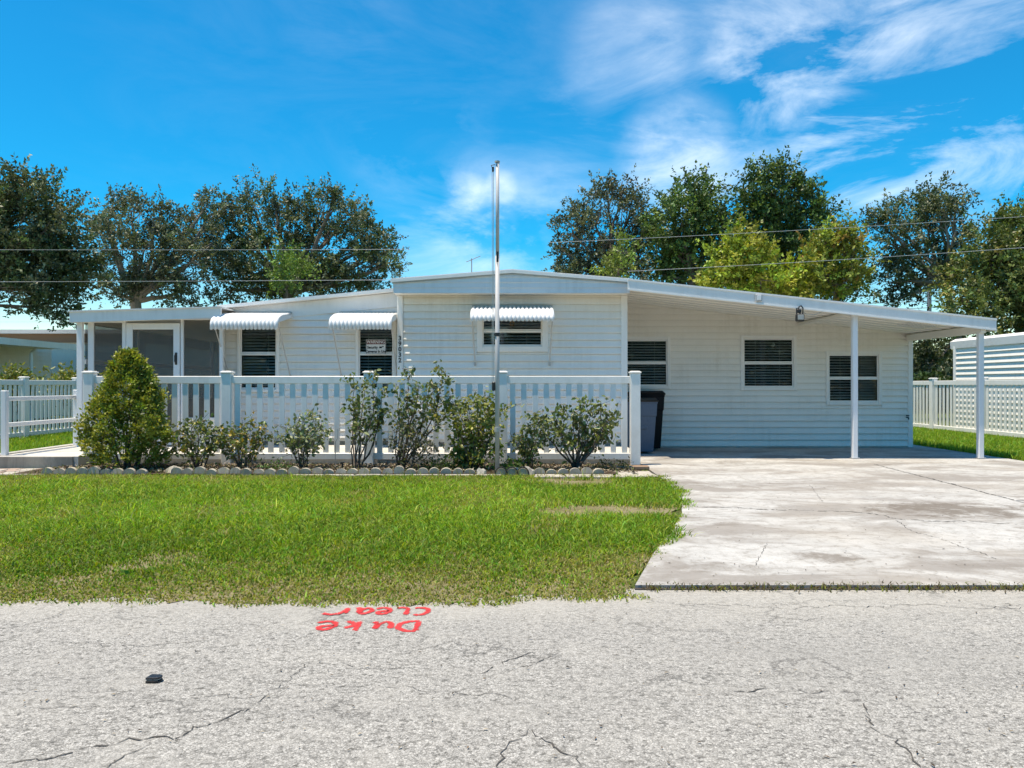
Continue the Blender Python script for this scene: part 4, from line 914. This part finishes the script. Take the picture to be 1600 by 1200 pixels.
# conical evergreen
def conical():
    bx, by = X(200, 11.15), 11.15; ht = Z(551, 11.15)
    t = thing('conical_evergreen', (bx, by, .03), 'dense conical evergreen shrub at the left end of the picket fence', 'shrub')
    n = 1500; zz = RNG.uniform(0.02, 1, n)**.85; rad = np.interp(zz, [0, .12, .35, .6, .8, .93, 1], [.40, .50, .52, .40, .245, .12, .02])
    an = RNG.uniform(0, 6.283, n); lum = 1 + .17*np.sin(an*3+zz*9) + .10*np.sin(an*7-zz*14) + .08*np.sin(zz*31+an*2)
    rr = rad*lum*RNG.uniform(.55, 1.06, n)**.6
    C0 = np.stack([bx+rr*np.cos(an), by+rr*np.sin(an)*.9, .05+zz*(ht-.10)], 1)
    od = unit(np.stack([np.cos(an), np.sin(an), .75+.5*zz], 1) + RNG.normal(0, .3, (n, 3)))
    per = 16; C = np.repeat(C0, per, 0) + RNG.normal(0, .022, (n*per, 3)); k = np.tile(np.linspace(0, 1, per), n)[:, None]; C = C + np.repeat(od, per, 0)*k*.09
    dv = unit(np.repeat(od, per, 0)*.8 + rdir(n*per)*.8)
    cc = palette(n, (.20, .24, .038), .45, (.40, .38, .07), .25); cc = np.repeat(cc, per, 0)*RNG.uniform(.75, 1.25, (n*per, 1))
    leafcloud('foliage', t, C, dv, RNG.uniform(.035, .065, n*per), .5, cc, M['leaf'])
    m = MB()
    for i in range(9):
        pts, rr_ = limb((bx+R.uniform(-.12, .12), by+R.uniform(-.1, .1), .02), (bx+R.uniform(-.35, .35), by+R.uniform(-.3, .3), R.uniform(.6, 1.3)), .018, .006, .1); m.tube(pts, rr_, 6, False)
    m.build('stems', M['stem'], t, fix=False)
conical()
# low ground plants in the bed
for (px, py, lab, c, nn_, L_) in ((800, 728, 'low leafy weed clump at the foot of the flagpole', (.08, .15, .03), 420, .05), (955, 733, 'small dark seedling at the right end of the bed', (.07, .08, .035), 160, .05), (430, 733, 'small green weed between two shrubs in the bed', (.10, .17, .04), 160, .045), (690, 731, 'low dark ground plants under the bushy shrub', (.06, .10, .03), 320, .05)):
    d_ = 11.0; bx = X(px, d_); t = thing('weed_clump', (bx, d_, .03), lab, 'plant')
    C = np.stack([bx + RNG.normal(0, .16, nn_), d_ + RNG.normal(0, .12, nn_), .04 + np.abs(RNG.normal(0, .07, nn_))], 1); dv = rdir(nn_); dv[:, 2] = np.abs(dv[:, 2])*.7; dv = unit(dv)
    leafcloud('foliage', t, C, dv, RNG.uniform(.6, 1.3, nn_)*L_, .45, palette(nn_, c, .4), M['leaf'], True)
    m = MB()
    for k_ in range(10): m.tube([(bx+R.gauss(0, .1), d_+R.gauss(0, .08), .02), (bx+R.gauss(0, .16), d_+R.gauss(0, .12), R.uniform(.1, .22))], [.004, .002], 4, False)
    m.build('stems', M['stem'], t, fix=False)

# ---- trees
def tree(name, label, depth, blobs, trunk, base, alt=None, altp=0.0, leafL=.13, dens=1.0, up=.35, bark='bark', group='trees behind the home', forks=None, trunk_r=.2, spk=1.0):
    """blobs: (px,py,r) lumps of the crown; trunk: (px at ground, px/py of the fork)"""
    gx, (fx_, fy_) = trunk; gxw = X(gx, depth)
    t = thing(name, (gxw, depth, 0), label, 'tree', group)
    fork = Vector((X(fx_, depth), depth, Z(fy_, depth))); m = MB()
    pts, rr = limb((gxw, depth, -.05), fork, trunk_r, trunk_r*.7, .05); m.tube(pts, rr, 10, False)
    Cs = []; Ds = []; Ts = []
    for (px, py, r) in blobs:
        py += 26*min(1, max(0, (480-py)/220))
        dd = depth + R.uniform(-.8, .8); c = Vector((X(px, dd), dd, Z(py, dd))); rw = r*depth/F*.80
        pts, rr = limb(fork, c, trunk_r*.45, .03, .10, 7); m.tube(pts, rr, 6, False)
        for k in range(6):
            dd_ = Vector((R.gauss(0, 1), R.gauss(0, 1), R.gauss(.3, 1))).normalized(); p2, r2 = limb(pts[R.randint(4, 7)], c + dd_*rw*.85, .03, .008, .15, 4); m.tube(p2, r2, 4, False)
        ns = max(6, int(26*dens*rw)); d0 = rdir(ns); sc_ = np.array(c[:])[None] + d0*(rw*RNG.uniform(.05, 1, ns)**.42)[:, None]
        n = int(180*dens*rw*rw) + 12; pk_ = RNG.integers(0, ns, n); e0 = rdir(n); sr = .17*rw + .10
        c0 = sc_[pk_] + e0*(sr*RNG.uniform(0, 1, n)**.5)[:, None]
        td = unit(e0*.7 + d0[pk_]*.5 + rdir(n)*.5 + np.array([[0, 0, up]])); tl = RNG.uniform(.2, .85, n)*spk
        per = 24; kk = RNG.uniform(0, 1, (n, per)); P_ = c0[:, None, :] + td[:, None, :]*(kk*tl[:, None])[:, :, None] + RNG.normal(0, .075, (n, per, 3))*(1.15-kk)[:, :, None]
        Cs.append(P_.reshape(-1, 3)); Ds.append(unit(np.repeat(td, per, 0)*.6 + rdir(n*per)))
        tc_ = palette(n, base, .35, alt, altp)*RNG.uniform(.7, 1.3, ns)[pk_][:, None]; Ts.append(np.repeat(tc_, per, 0))
    m.build('trunk', M[bark], t, fix=False)
    C = np.concatenate(Cs); dv = np.concatenate(Ds); cc = np.concatenate(Ts)*RNG.uniform(.75, 1.25, (len(C), 1))
    leafcloud('crown', t, C, dv, RNG.uniform(.6, 1.35, len(C))*leafL*.95, .52, cc, M['oakleaf']); return t
OAK = (.078, .115, .045); OAKG = (.12, .155, .085); LIME = (.24, .31, .035)
tree('oak_tree', 'large dark oak at the left edge, its crown hanging over the neighbour roof', 24, [(-60,330,90),(15,290,42),(60,300,45),(30,350,60),(95,330,42),(115,385,40),(70,400,55),(10,420,60),(60,455,45),(100,440,38),(85,480,26),(-70,440,80),(40,262,22),(138,410,22)], (-150, (-110, 460)), OAK, (.16, .18, .10), .3, .12, 1.2)
tree('oak_tree', 'thin grey-green oak with pale forked trunk behind the porch', 30, [(165,315,38),(205,310,30),(240,325,36),(180,360,45),(225,380,48),(265,360,42),(300,330,36),(320,305,22),(200,425,42),(250,430,45),(300,400,45),(180,455,30),(290,450,40),(330,370,36),(355,300,16)], (215, (212, 470)), OAKG, (.15, .165, .10), .35, .12, .62, bark='palebark', trunk_r=.28)
tree('oak_tree', 'broad oak with ragged crown behind the left wing roof', 31, [(355,340,32),(395,300,30),(430,290,28),(440,330,40),(385,360,45),(350,400,40),(400,420,48),(455,380,45),(500,310,36),(520,285,18),(540,330,40),(570,350,32),(510,380,50),(560,400,42),(595,385,26),(610,400,18),(470,430,45),(530,440,40),(585,435,26),(350,450,35),(420,455,30),(600,365,14)], (455, (452, 455)), OAK, (.18, .20, .12), .35, .12, .85, trunk_r=.3)
tree('leafy_sapling', 'bright lime green sapling top before the broad oak', 27, [(445,412,24),(460,425,18),(435,430,14)], (450, (448, 445)), (.15, .24, .05), None, 0, .12, 1.1, trunk_r=.06)
tree('oak_tree', 'airy oak behind the roof ridge, right of the flagpole', 30, [(895,350,34),(925,320,34),(950,285,30),(975,270,18),(985,310,38),(1010,340,34),(930,380,45),(890,405,34),(965,390,45),(1005,400,36),(955,430,36),(900,430,30),(875,375,16)], (950, (950, 435)), (.09, .105, .055), (.17, .19, .11), .3, .12, .72)
tree('evergreen_tree', 'dark spiky evergreen between the airy oak and the tallest tree', 29, [(1085,290,24),(1100,275,16),(1045,305,24),(1065,330,36),(1110,320,36),(1130,350,32),(1055,380,42),(1100,390,46),(1030,420,34),(1075,435,36),(1130,430,34),(1020,350,18)], (1080, (1082, 440)), (.07, .125, .035), (.15, .23, .05), .25, .14, 1.05, .6, spk=1.25)
tree('evergreen_tree', 'tallest spiky evergreen rising above the carport roof', 29.5, [(1200,252,22),(1225,255,20),(1180,280,24),(1215,290,34),(1250,285,22),(1175,320,32),(1220,340,40),(1262,320,24),(1285,330,16),(1190,380,42),(1235,390,44),(1275,385,30),(1210,430,40),(1265,430,36),(1320,440,24),(1340,450,16),(1300,455,22)], (1220, (1220, 445)), (.065, .12, .035), (.15, .23, .05), .25, .14, 1.05, .6, spk=1.35)
tree('leafy_tree', 'bright yellow-green young tree behind the carport roof', 25, [(1150,370,28),(1170,400,34),(1130,405,24),(1190,430,34),(1150,440,30),(1225,450,30),(1110,440,18),(1260,455,24),(1230,430,20)], (1175, (1172, 450)), LIME, (.34, .34, .05), .3, .15, 1.0, .5, spk=1.0, trunk_r=.08)
tree('leafy_tree', 'yellow-green tree with rust-tinged leaves above the carport post', 25.5, [(1290,365,22),(1320,362,22),(1335,385,22),(1300,395,28),(1330,410,24),(1285,420,24),(1310,440,26),(1275,390,16)], (1305, (1305, 450)), (.21, .25, .04), (.36, .22, .05), .14, .14, 1.0, .5, trunk_r=.08)
tree('leafy_sapling', 'small lime sprig showing over the right roof end', 26, [(958,425,16),(968,412,12),(975,380,12)], (962, (962, 445)), (.16, .22, .04), None, 0, .12, 1.0, trunk_r=.05)
tree('oak_tree', 'sparse oak with curved pale limb near the right edge', 28, [(1385,320,22),(1400,350,34),(1440,300,28),(1455,280,16),(1475,310,28),(1495,290,16),(1450,345,40),(1495,345,30),(1410,395,36),(1455,395,40),(1500,385,28),(1395,435,28),(1430,440,32),(1405,465,16),(1475,430,26),(1372,330,12)], (1545, (1480, 445)), OAK, (.18, .2, .12), .35, .12, .75, bark='palebark', trunk_r=.16)
tree('leafy_tree', 'dense rounded green tree above the right neighbour building', 25, [(1570,345,34),(1600,340,40),(1540,380,36),(1585,395,48),(1630,370,60),(1515,430,38),(1560,440,46),(1605,450,50),(1500,475,28),(1540,490,38),(1590,505,44),(1640,480,60),(1660,420,60)], (1590, (1590, 480)), (.12, .165, .045), (.26, .24, .07), .15, .13, 1.15, .3, trunk_r=.2)
tree('oak_tree', 'far small tree seen through the gap under the carport roof', 38, [(1440,545,24),(1465,550,20),(1485,538,20),(1450,570,20),(1430,575,16)], (1445, (1446, 580)), (.06, .08, .03), (.12, .14, .06), .3, .14, .8, trunk_r=.14)
# hedge under the carport gap, far row closing the horizon
def mass(name, label, x0, x1, y0, y1, hg, base, cnt, L_, cat='hedge'):
    n = cnt; C = np.stack([RNG.uniform(x0, x1, n), RNG.uniform(y0, y1, n), RNG.uniform(0, 1, n)], 1); C[:, 2] = C[:, 2]**.7*hg*(1 + .18*np.sin(C[:, 0]*.9) + .12*np.sin(C[:, 0]*2.7+1))
    o = leafcloud(name, None, C, rdir(n), RNG.uniform(.7, 1.4, n)*L_, .6, palette(n, base, .4), M['oakleaf']); tag(o, label, cat, kind='stuff'); return o
mass('hedge', 'dark clipped hedge beyond the right fence, under the carport gap', 17.5, 24, 34, 35.2, 1.9, (.05, .085, .025), 14000, .16)
mass('far_woodland', 'distant low line of trees along the horizon', -120, 120, 95, 110, 5.5, (.05, .07, .03), 60000, .7, 'woodland')

mass('unseen_woodland', 'unseen line of trees added across the road to darken the window reflections', -60, 60, -34, -27, 5.5, (.06, .085, .03), 70000, .42, 'woodland')  # unseen trees added to dim pane reflections and skylight on the front
# neighbour's plants behind the left fence
for (px, py, w_, lab) in ((110, 590, .36, 'yellow-green bush showing above the left boundary fence'), (28, 590, .2, 'small yellow-green plant above the left fence near the picture edge')):
    d_ = 20.5; t = thing('garden_bush', (X(px, d_), d_, 0), lab, 'bush'); n = 1500; cz = Z(py, d_)
    C = np.stack([X(px, d_) + RNG.normal(0, w_*.6, n), d_ + RNG.normal(0, .3, n), np.abs(RNG.normal(cz-.2, .2, n))], 1); dv = rdir(n); dv[:, 2] += .3
    leafcloud('foliage', t, C, unit(dv), RNG.uniform(.08, .16, n), .45, palette(n, (.19, .22, .05), .4, (.35, .3, .08), .2), M['leaf'], True)
    m = MB()
    for k_ in range(8): m.tube([(X(px, d_)+R.gauss(0, .1), d_, 0), (X(px, d_)+R.gauss(0, w_*.6), d_+R.gauss(0, .2), cz)], [.015, .006], 5, False)
    m.build('stems', M['stem'], t, fix=False)

# ------------------------------------------------------------------ neighbours, poles, wires
nl = thing('neighbour_house', (-18, 26, 0), 'low white neighbour home with lean-to roof beyond the left fence', 'house')
xe_ = -15.0
MB().box(xe_-.05, xe_, 15, 29, 2.46, 2.66).build('eave_fascia', M['fascia'], nl)
for i in range(9):
    x0 = xe_-.06-i*.33; MB().add([(x0, 15, 2.60), (x0-.16, 15, 2.645), (x0-.33, 15, 2.60), (x0, 29, 2.60), (x0-.16, 29, 2.645), (x0-.33, 29, 2.60)], [(0,1,4,3),(1,2,5,4)]).build('roof_pan', M['ceiling'], nl, fix=False)
xw = -18.0
MB().box(xw-4, xw, 15, 30, 0, 1.75).build('lower_wall', M['siding'], nl)
for i in range(6): MB().add([(xw+.03, 15, 1.75+i*.15), (xw+.03, 30, 1.75+i*.15), (xw+.005, 30, 1.90+i*.15), (xw+.005, 15, 1.90+i*.15), (xw, 15, 1.75+i*.15), (xw, 30, 1.75+i*.15)], [(0,1,2,3),(0,1,5,4)]).build('siding_board', M['siding'], nl, fix=False)
MB().box(xw-4, xw-.001, 15, 30, 1.75, 2.66).build('upper_wall', M['siding'], nl)
for y0 in (21, 23.6): 
    wv = MB().box(xw+.002, xw+.03, y0, y0+1.5, 1.0, 1.72).build('window', M['trim'], nl); MB().box(xw+.031, xw+.036, y0+.08, y0+.7, 1.06, 1.66).build('pane', M['black'], wv); MB().box(xw+.031, xw+.036, y0+.8, y0+1.42, 1.06, 1.66).build('pane', M['black'], wv)
MB().tube([(xe_-.05, 24.4, 2.5), (xe_-.4, 24.6, 2.3), (xe_-.42, 24.6, 0)], .05, 8).build('downspout', M['trim'], nl)
MB().box(-40, -14.6, 31, 45, 3.34, 3.5).build('main_roof', M['roof'], nl); MB().box(-40, -14.8, 31.3, 44, 3.0, 3.339).build('eave_shade', M['brown'], nl); MB().box(-40, -15, 31.5, 44, 0, 3.0).build('main_wall', M['siding'], nl)  # brown band under the main roof stands in for the shade there

nr = thing('neighbour_building', (14, 19, 0), 'white neighbour building with horizontal lapped siding beyond the right fence', 'building')
xr = 12.72
MB().box(xr+.02, xr+5, 12, 22, 0, 2.46).build('wall', M['siding'], nr)
for i in range(16): MB().add([(xr-.028, 12, .05+i*.15), (xr-.028, 22, .05+i*.15), (xr+.018, 22, .20+i*.15), (xr+.018, 12, .20+i*.15), (xr+.018, 12, .05+i*.15), (xr+.018, 22, .05+i*.15)], [(0,1,2,3),(0,1,5,4)]).build('siding_board', M['siding'], nr, fix=False)
MB().cbox(xr-.05, xr+.06, 21.96, 22.07, 0, 2.40, .01).build('corner_trim', M['trim'], nr)
MB().prism([(xr-.045, 2.30), (xr-.029, 2.30), (xr-.02, 2.44), (xr+.1, 2.5), (xr+5, 2.9), (xr+5, 2.95), (xr+.1, 2.58), (xr-.06, 2.50)], 'y', 11.8, 22.2).build('roof', M['roof'], nr)

up = thing('utility_pole', (X(1452, 45), 45, 0), 'thin distant utility pole between the right trees', 'utility pole')
MB().tube([(X(1452, 45), 45, 0), (X(1452, 45), 45, Z(415, 45))], [.14, .11], 8).build('pole', M['wire'], up); MB().cbox(X(1452, 45)-.8, X(1452, 45)+.8, 44.9, 45.05, Z(437, 45), Z(434, 45), .02).build('crossarm', M['wire'], up)
def wire(lab, a, b, r, sag):
    a, b = Vector(a), Vector(b); pts = [a.lerp(b, t/24) - Vector((0, 0, sag*4*(t/24)*(1-t/24))) for t in range(25)]
    o = MB().tube(pts, r, 5).build('overhead_wire', M['strut'], None); tag(o, lab, 'wire', 'overhead wires')
def wp(px, py, d): return (X(px, d), d, Z(py, d))
wire('upper overhead wire crossing the left oaks', wp(-250, 389.5, 21), wp(640, 389.5, 23.5), .007, .02)
wire('lower overhead wire crossing the left oaks', wp(-250, 440.5, 21), wp(640, 437, 23.5), .008, .02)
wire('upper overhead wire crossing the right trees', wp(860, 379, 24.5), wp(1800, 325, 22), .007, .06)
wire('lower overhead wire crossing the right trees', wp(980, 424, 24), wp(1800, 372, 22), .008, .06)
wire('faint wire low in the sky at the left picture edge', wp(-250, 503, 40), wp(400, 500, 44), .014, .05)
for i, (lab, q0, q1) in enumerate((('highest far wire behind the right utility pole', 462, 448), ('middle far wire behind the right utility pole', 472, 464), ('lowest far wire behind the right utility pole', 483, 474))): wire(lab, wp(1250, q0+6, 45.2), wp(1700, q1-6, 45.2), .02, .05)

# ------------------------------------------------------------------ small things
def rock(label, px, d_, wd, hg, dp, mat):
    bm = bmesh.new(); bmesh.ops.create_icosphere(bm, subdivisions=2, radius=1)
    for v in bm.verts: 
        k = 1 + .16*math.sin(v.co.x*4.1+px) + .12*math.sin(v.co.y*5.3+v.co.z*3.7); v.co = Vector((X(px, d_)+v.co.x*wd/2*k, d_+v.co.y*dp/2*k, .02+max(-.2, v.co.z)*hg*k))
    m = MB().add([v.co[:] for v in bm.verts], [[v.index for v in f.verts] for f in bm.faces]); bm.free()
    o = m.build('garden_rock', mat, None); tag(o, label, 'rock', 'rocks in the bed')
rock('small white rock left of the flagpole base', 752, 10.55, .12, .10, .10, M['paver']); rock('pale lumpy rock right of the flagpole base', 826, 10.6, .17, .11, .14, M['paver'])
rock('flat pale rock lying between flagpole and edging stones', 805, 10.85, .22, .07, .12, M['paver']); rock('tilted pale stone slab beside the conical evergreen', 271, 10.75, .24, .10, .18, M['edger'])
we = thing('wire_edging', (0, 10.5, 0), 'short dark hooped edging around the flagpole base', 'edging')
for px in (783, 800, 817):
    cx = X(px, 10.5); MB().tube([(cx+.085*math.cos(a), 10.5, .02+.11*math.sin(a)) for a in (math.pi*k/10 for k in range(11))], .010, 6).build('hoop', M['darkmetal'], we); MB().prism([(cx+.075*math.cos(a), .02+.095*math.sin(a)) for a in (math.pi*k/10 for k in range(11))], 'y', 10.51, 10.53).build('infill', M['edger'], we)
hk = thing('garden_stake', (X(524, 11.4), 11.4, .03), 'thin metal double-hook garden stake before the picket fence', 'garden stake')
sx_ = X(524, 11.4); MB().tube([(sx_, 11.4, 0), (sx_, 11.4, Z(690, 11.4))], .006, 6).build('rod', M['strut'], hk)
for s in (-1, 1): MB().tube([(sx_, 11.4, Z(690, 11.4)), (sx_+s*.035, 11.4, Z(685, 11.4)), (sx_+s*.035, 11.4, Z(670, 11.4)), (sx_+s*.06, 11.4, Z(669, 11.4)), (sx_+s*.07, 11.4, Z(673, 11.4))], .005, 5).build('hook', M['strut'], hk)
MB().tube([(sx_-.035, 11.4, Z(670, 11.4)), (sx_+.035, 11.4, Z(670, 11.4))], .004, 5).build('crossbar', M['strut'], hk)
for px, lab in ((411, 'short dark path light stake, left of the two in the bed'), (535, 'short dark path light stake beside the double-hook stake')):
    q = thing('path_light', (X(px, 11.0), 11, .03), lab, 'garden light', 'dark path light stakes'); MB().tube([(X(px, 11), 11, .0), (X(px, 11), 11, .13)], .012, 8).build('stake', M['darkmetal'], q); MB().tube([(X(px, 11), 11, .13), (X(px, 11), 11, .15)], .028, 10).build('head', M['darkmetal'], q)
# dark marker lying on the road
bx, by = gp(241, 1065); mk = thing('road_debris', (bx, by, 0), 'small dark curved plastic piece lying on the road', 'debris')
def arc(z0, z1, r0, nm, mt, k): 
    p = [(bx-.028, by-.022*k), (bx+.012, by-.022*k)] + [(bx+.012+.022*k*math.sin(a), by-.022*k*math.cos(a)) for a in (math.pi*j/6 for j in range(1, 6))] + [(bx+.012, by+.022*k), (bx-.022, by+.024*k)]
    o = MB().prism(p, 'z', z0, z1).build(nm, mt, mk); bv = o.modifiers.new('b', 'BEVEL'); bv.width = .003; bv.segments = 2
arc(.002, .010, 0, 'base', M['black'], 1.05); arc(.0105, .015, 0, 'middle_layer', M['greybox'], .8); arc(.0155, .024, 0, 'top', M['darkmetal'], 1.0)
# spray-painted words on the road, written to be read from the house side
sp_ = thing('spray_paint_marking', (-.75, 4.05, 0), 'red spray-painted words upside down on the road', 'road marking')
LET = {'D': [[(.05,0),(.05,1)], [(.0,1),(.5,.98),(.95,.7),(.95,.3),(.5,.02),(.0,0)]], 'u': [[(.05,.75),(.1,.25),(.4,.05),(.75,.3),(.85,.8)], [(.85,.8),(.85,.3),(1.05,.05)]],
       'k': [[(.2,1.0),(.2,0)], [(.85,.7),(.25,.4),(.9,.0)]], 'e': [[(.1,.42),(.8,.55),(.7,.85),(.35,.85),(.05,.5),(.2,.12),(.6,.02),(1.0,.22)]],
       'C': [[(.9,.95),(.4,.98),(.05,.6),(.1,.2),(.5,.02),(.95,.1)]], 'l': [[(.15,1.0),(.15,.15),(.5,.0),(.95,.08)]], 'a': [[(.85,.75),(.4,.82),(.05,.45),(.3,.08),(.7,.2),(.85,.75)], [(.85,.75),(.85,.2),(1.1,.02)]], 'r': [[(.1,.8),(.15,.05)], [(.15,.4),(.5,.85),(1.0,.95),(1.5,.8)]]}
def paint(ch, xr_, xl_, yb, yt, wd):
    """letter box: text-left at world xr_, text-right at xl_ (camera left), baseline yb (far), top yt (near)"""
    for st_ in LET[ch]:
        pts = []
        for a, b in zip(st_, st_[1:]):
            for k in range(6): pts.append((a[0]+(b[0]-a[0])*k/6, a[1]+(b[1]-a[1])*k/6))
        pts.append(st_[-1]); pts = [(xr_+(xl_-xr_)*u, yb+(yt-yb)*v) for u, v in pts]
        for _ in range(3): pts = [pts[0]] + [((a[0]+2*b[0]+c[0])/4, (a[1]+2*b[1]+c[1])/4) for a, b, c in zip(pts, pts[1:], pts[2:])] + [pts[-1]]
        v = []; f = []; cs = []; n = len(pts); paint.z += .0002
        for i, (x, y) in enumerate(pts):
            a, b = pts[max(0, i-1)], pts[min(n-1, i+1)]; dx, dy = b[0]-a[0], b[1]-a[1]; L = math.hypot(dx, dy) or 1; k = wd*.66*R.uniform(.85, 1.12)
            for j, al in ((-1, 0), (-.55, .75), (0, 1), (.55, .75), (1, 0)):
                v.append((x-dy/L*k*j, y+dx/L*k*j, paint.z)); al *= (.45 if i in (0, n-1) else 1); cs.append((al, al, al))
        for i in range(n-1):
            for j in range(4): f.append((5*i+j, 5*i+j+1, 5*i+j+6, 5*i+j+5))
        npmesh('paint_stroke', np.array(v), np.array(f), M['spray'], sp_, np.array(cs))
paint.z = .002
y0_, y1_ = D(971), D(987)
for ch, a, b in (('D', 654, 622), ('u', 614, 584), ('k', 566, 536), ('e', 527, 494)): paint(ch, X(a, 4.0), X(b, 4.0), y0_, y1_, .036)
y0_, y1_ = D(950), D(962)
for ch, a, b in (('C', 671, 645), ('l', 640, 617), ('e', 612, 586), ('a', 584, 558), ('r', 545, 520)): paint(ch, X(a, 4.25), X(b, 4.25), y0_, y1_, .036)
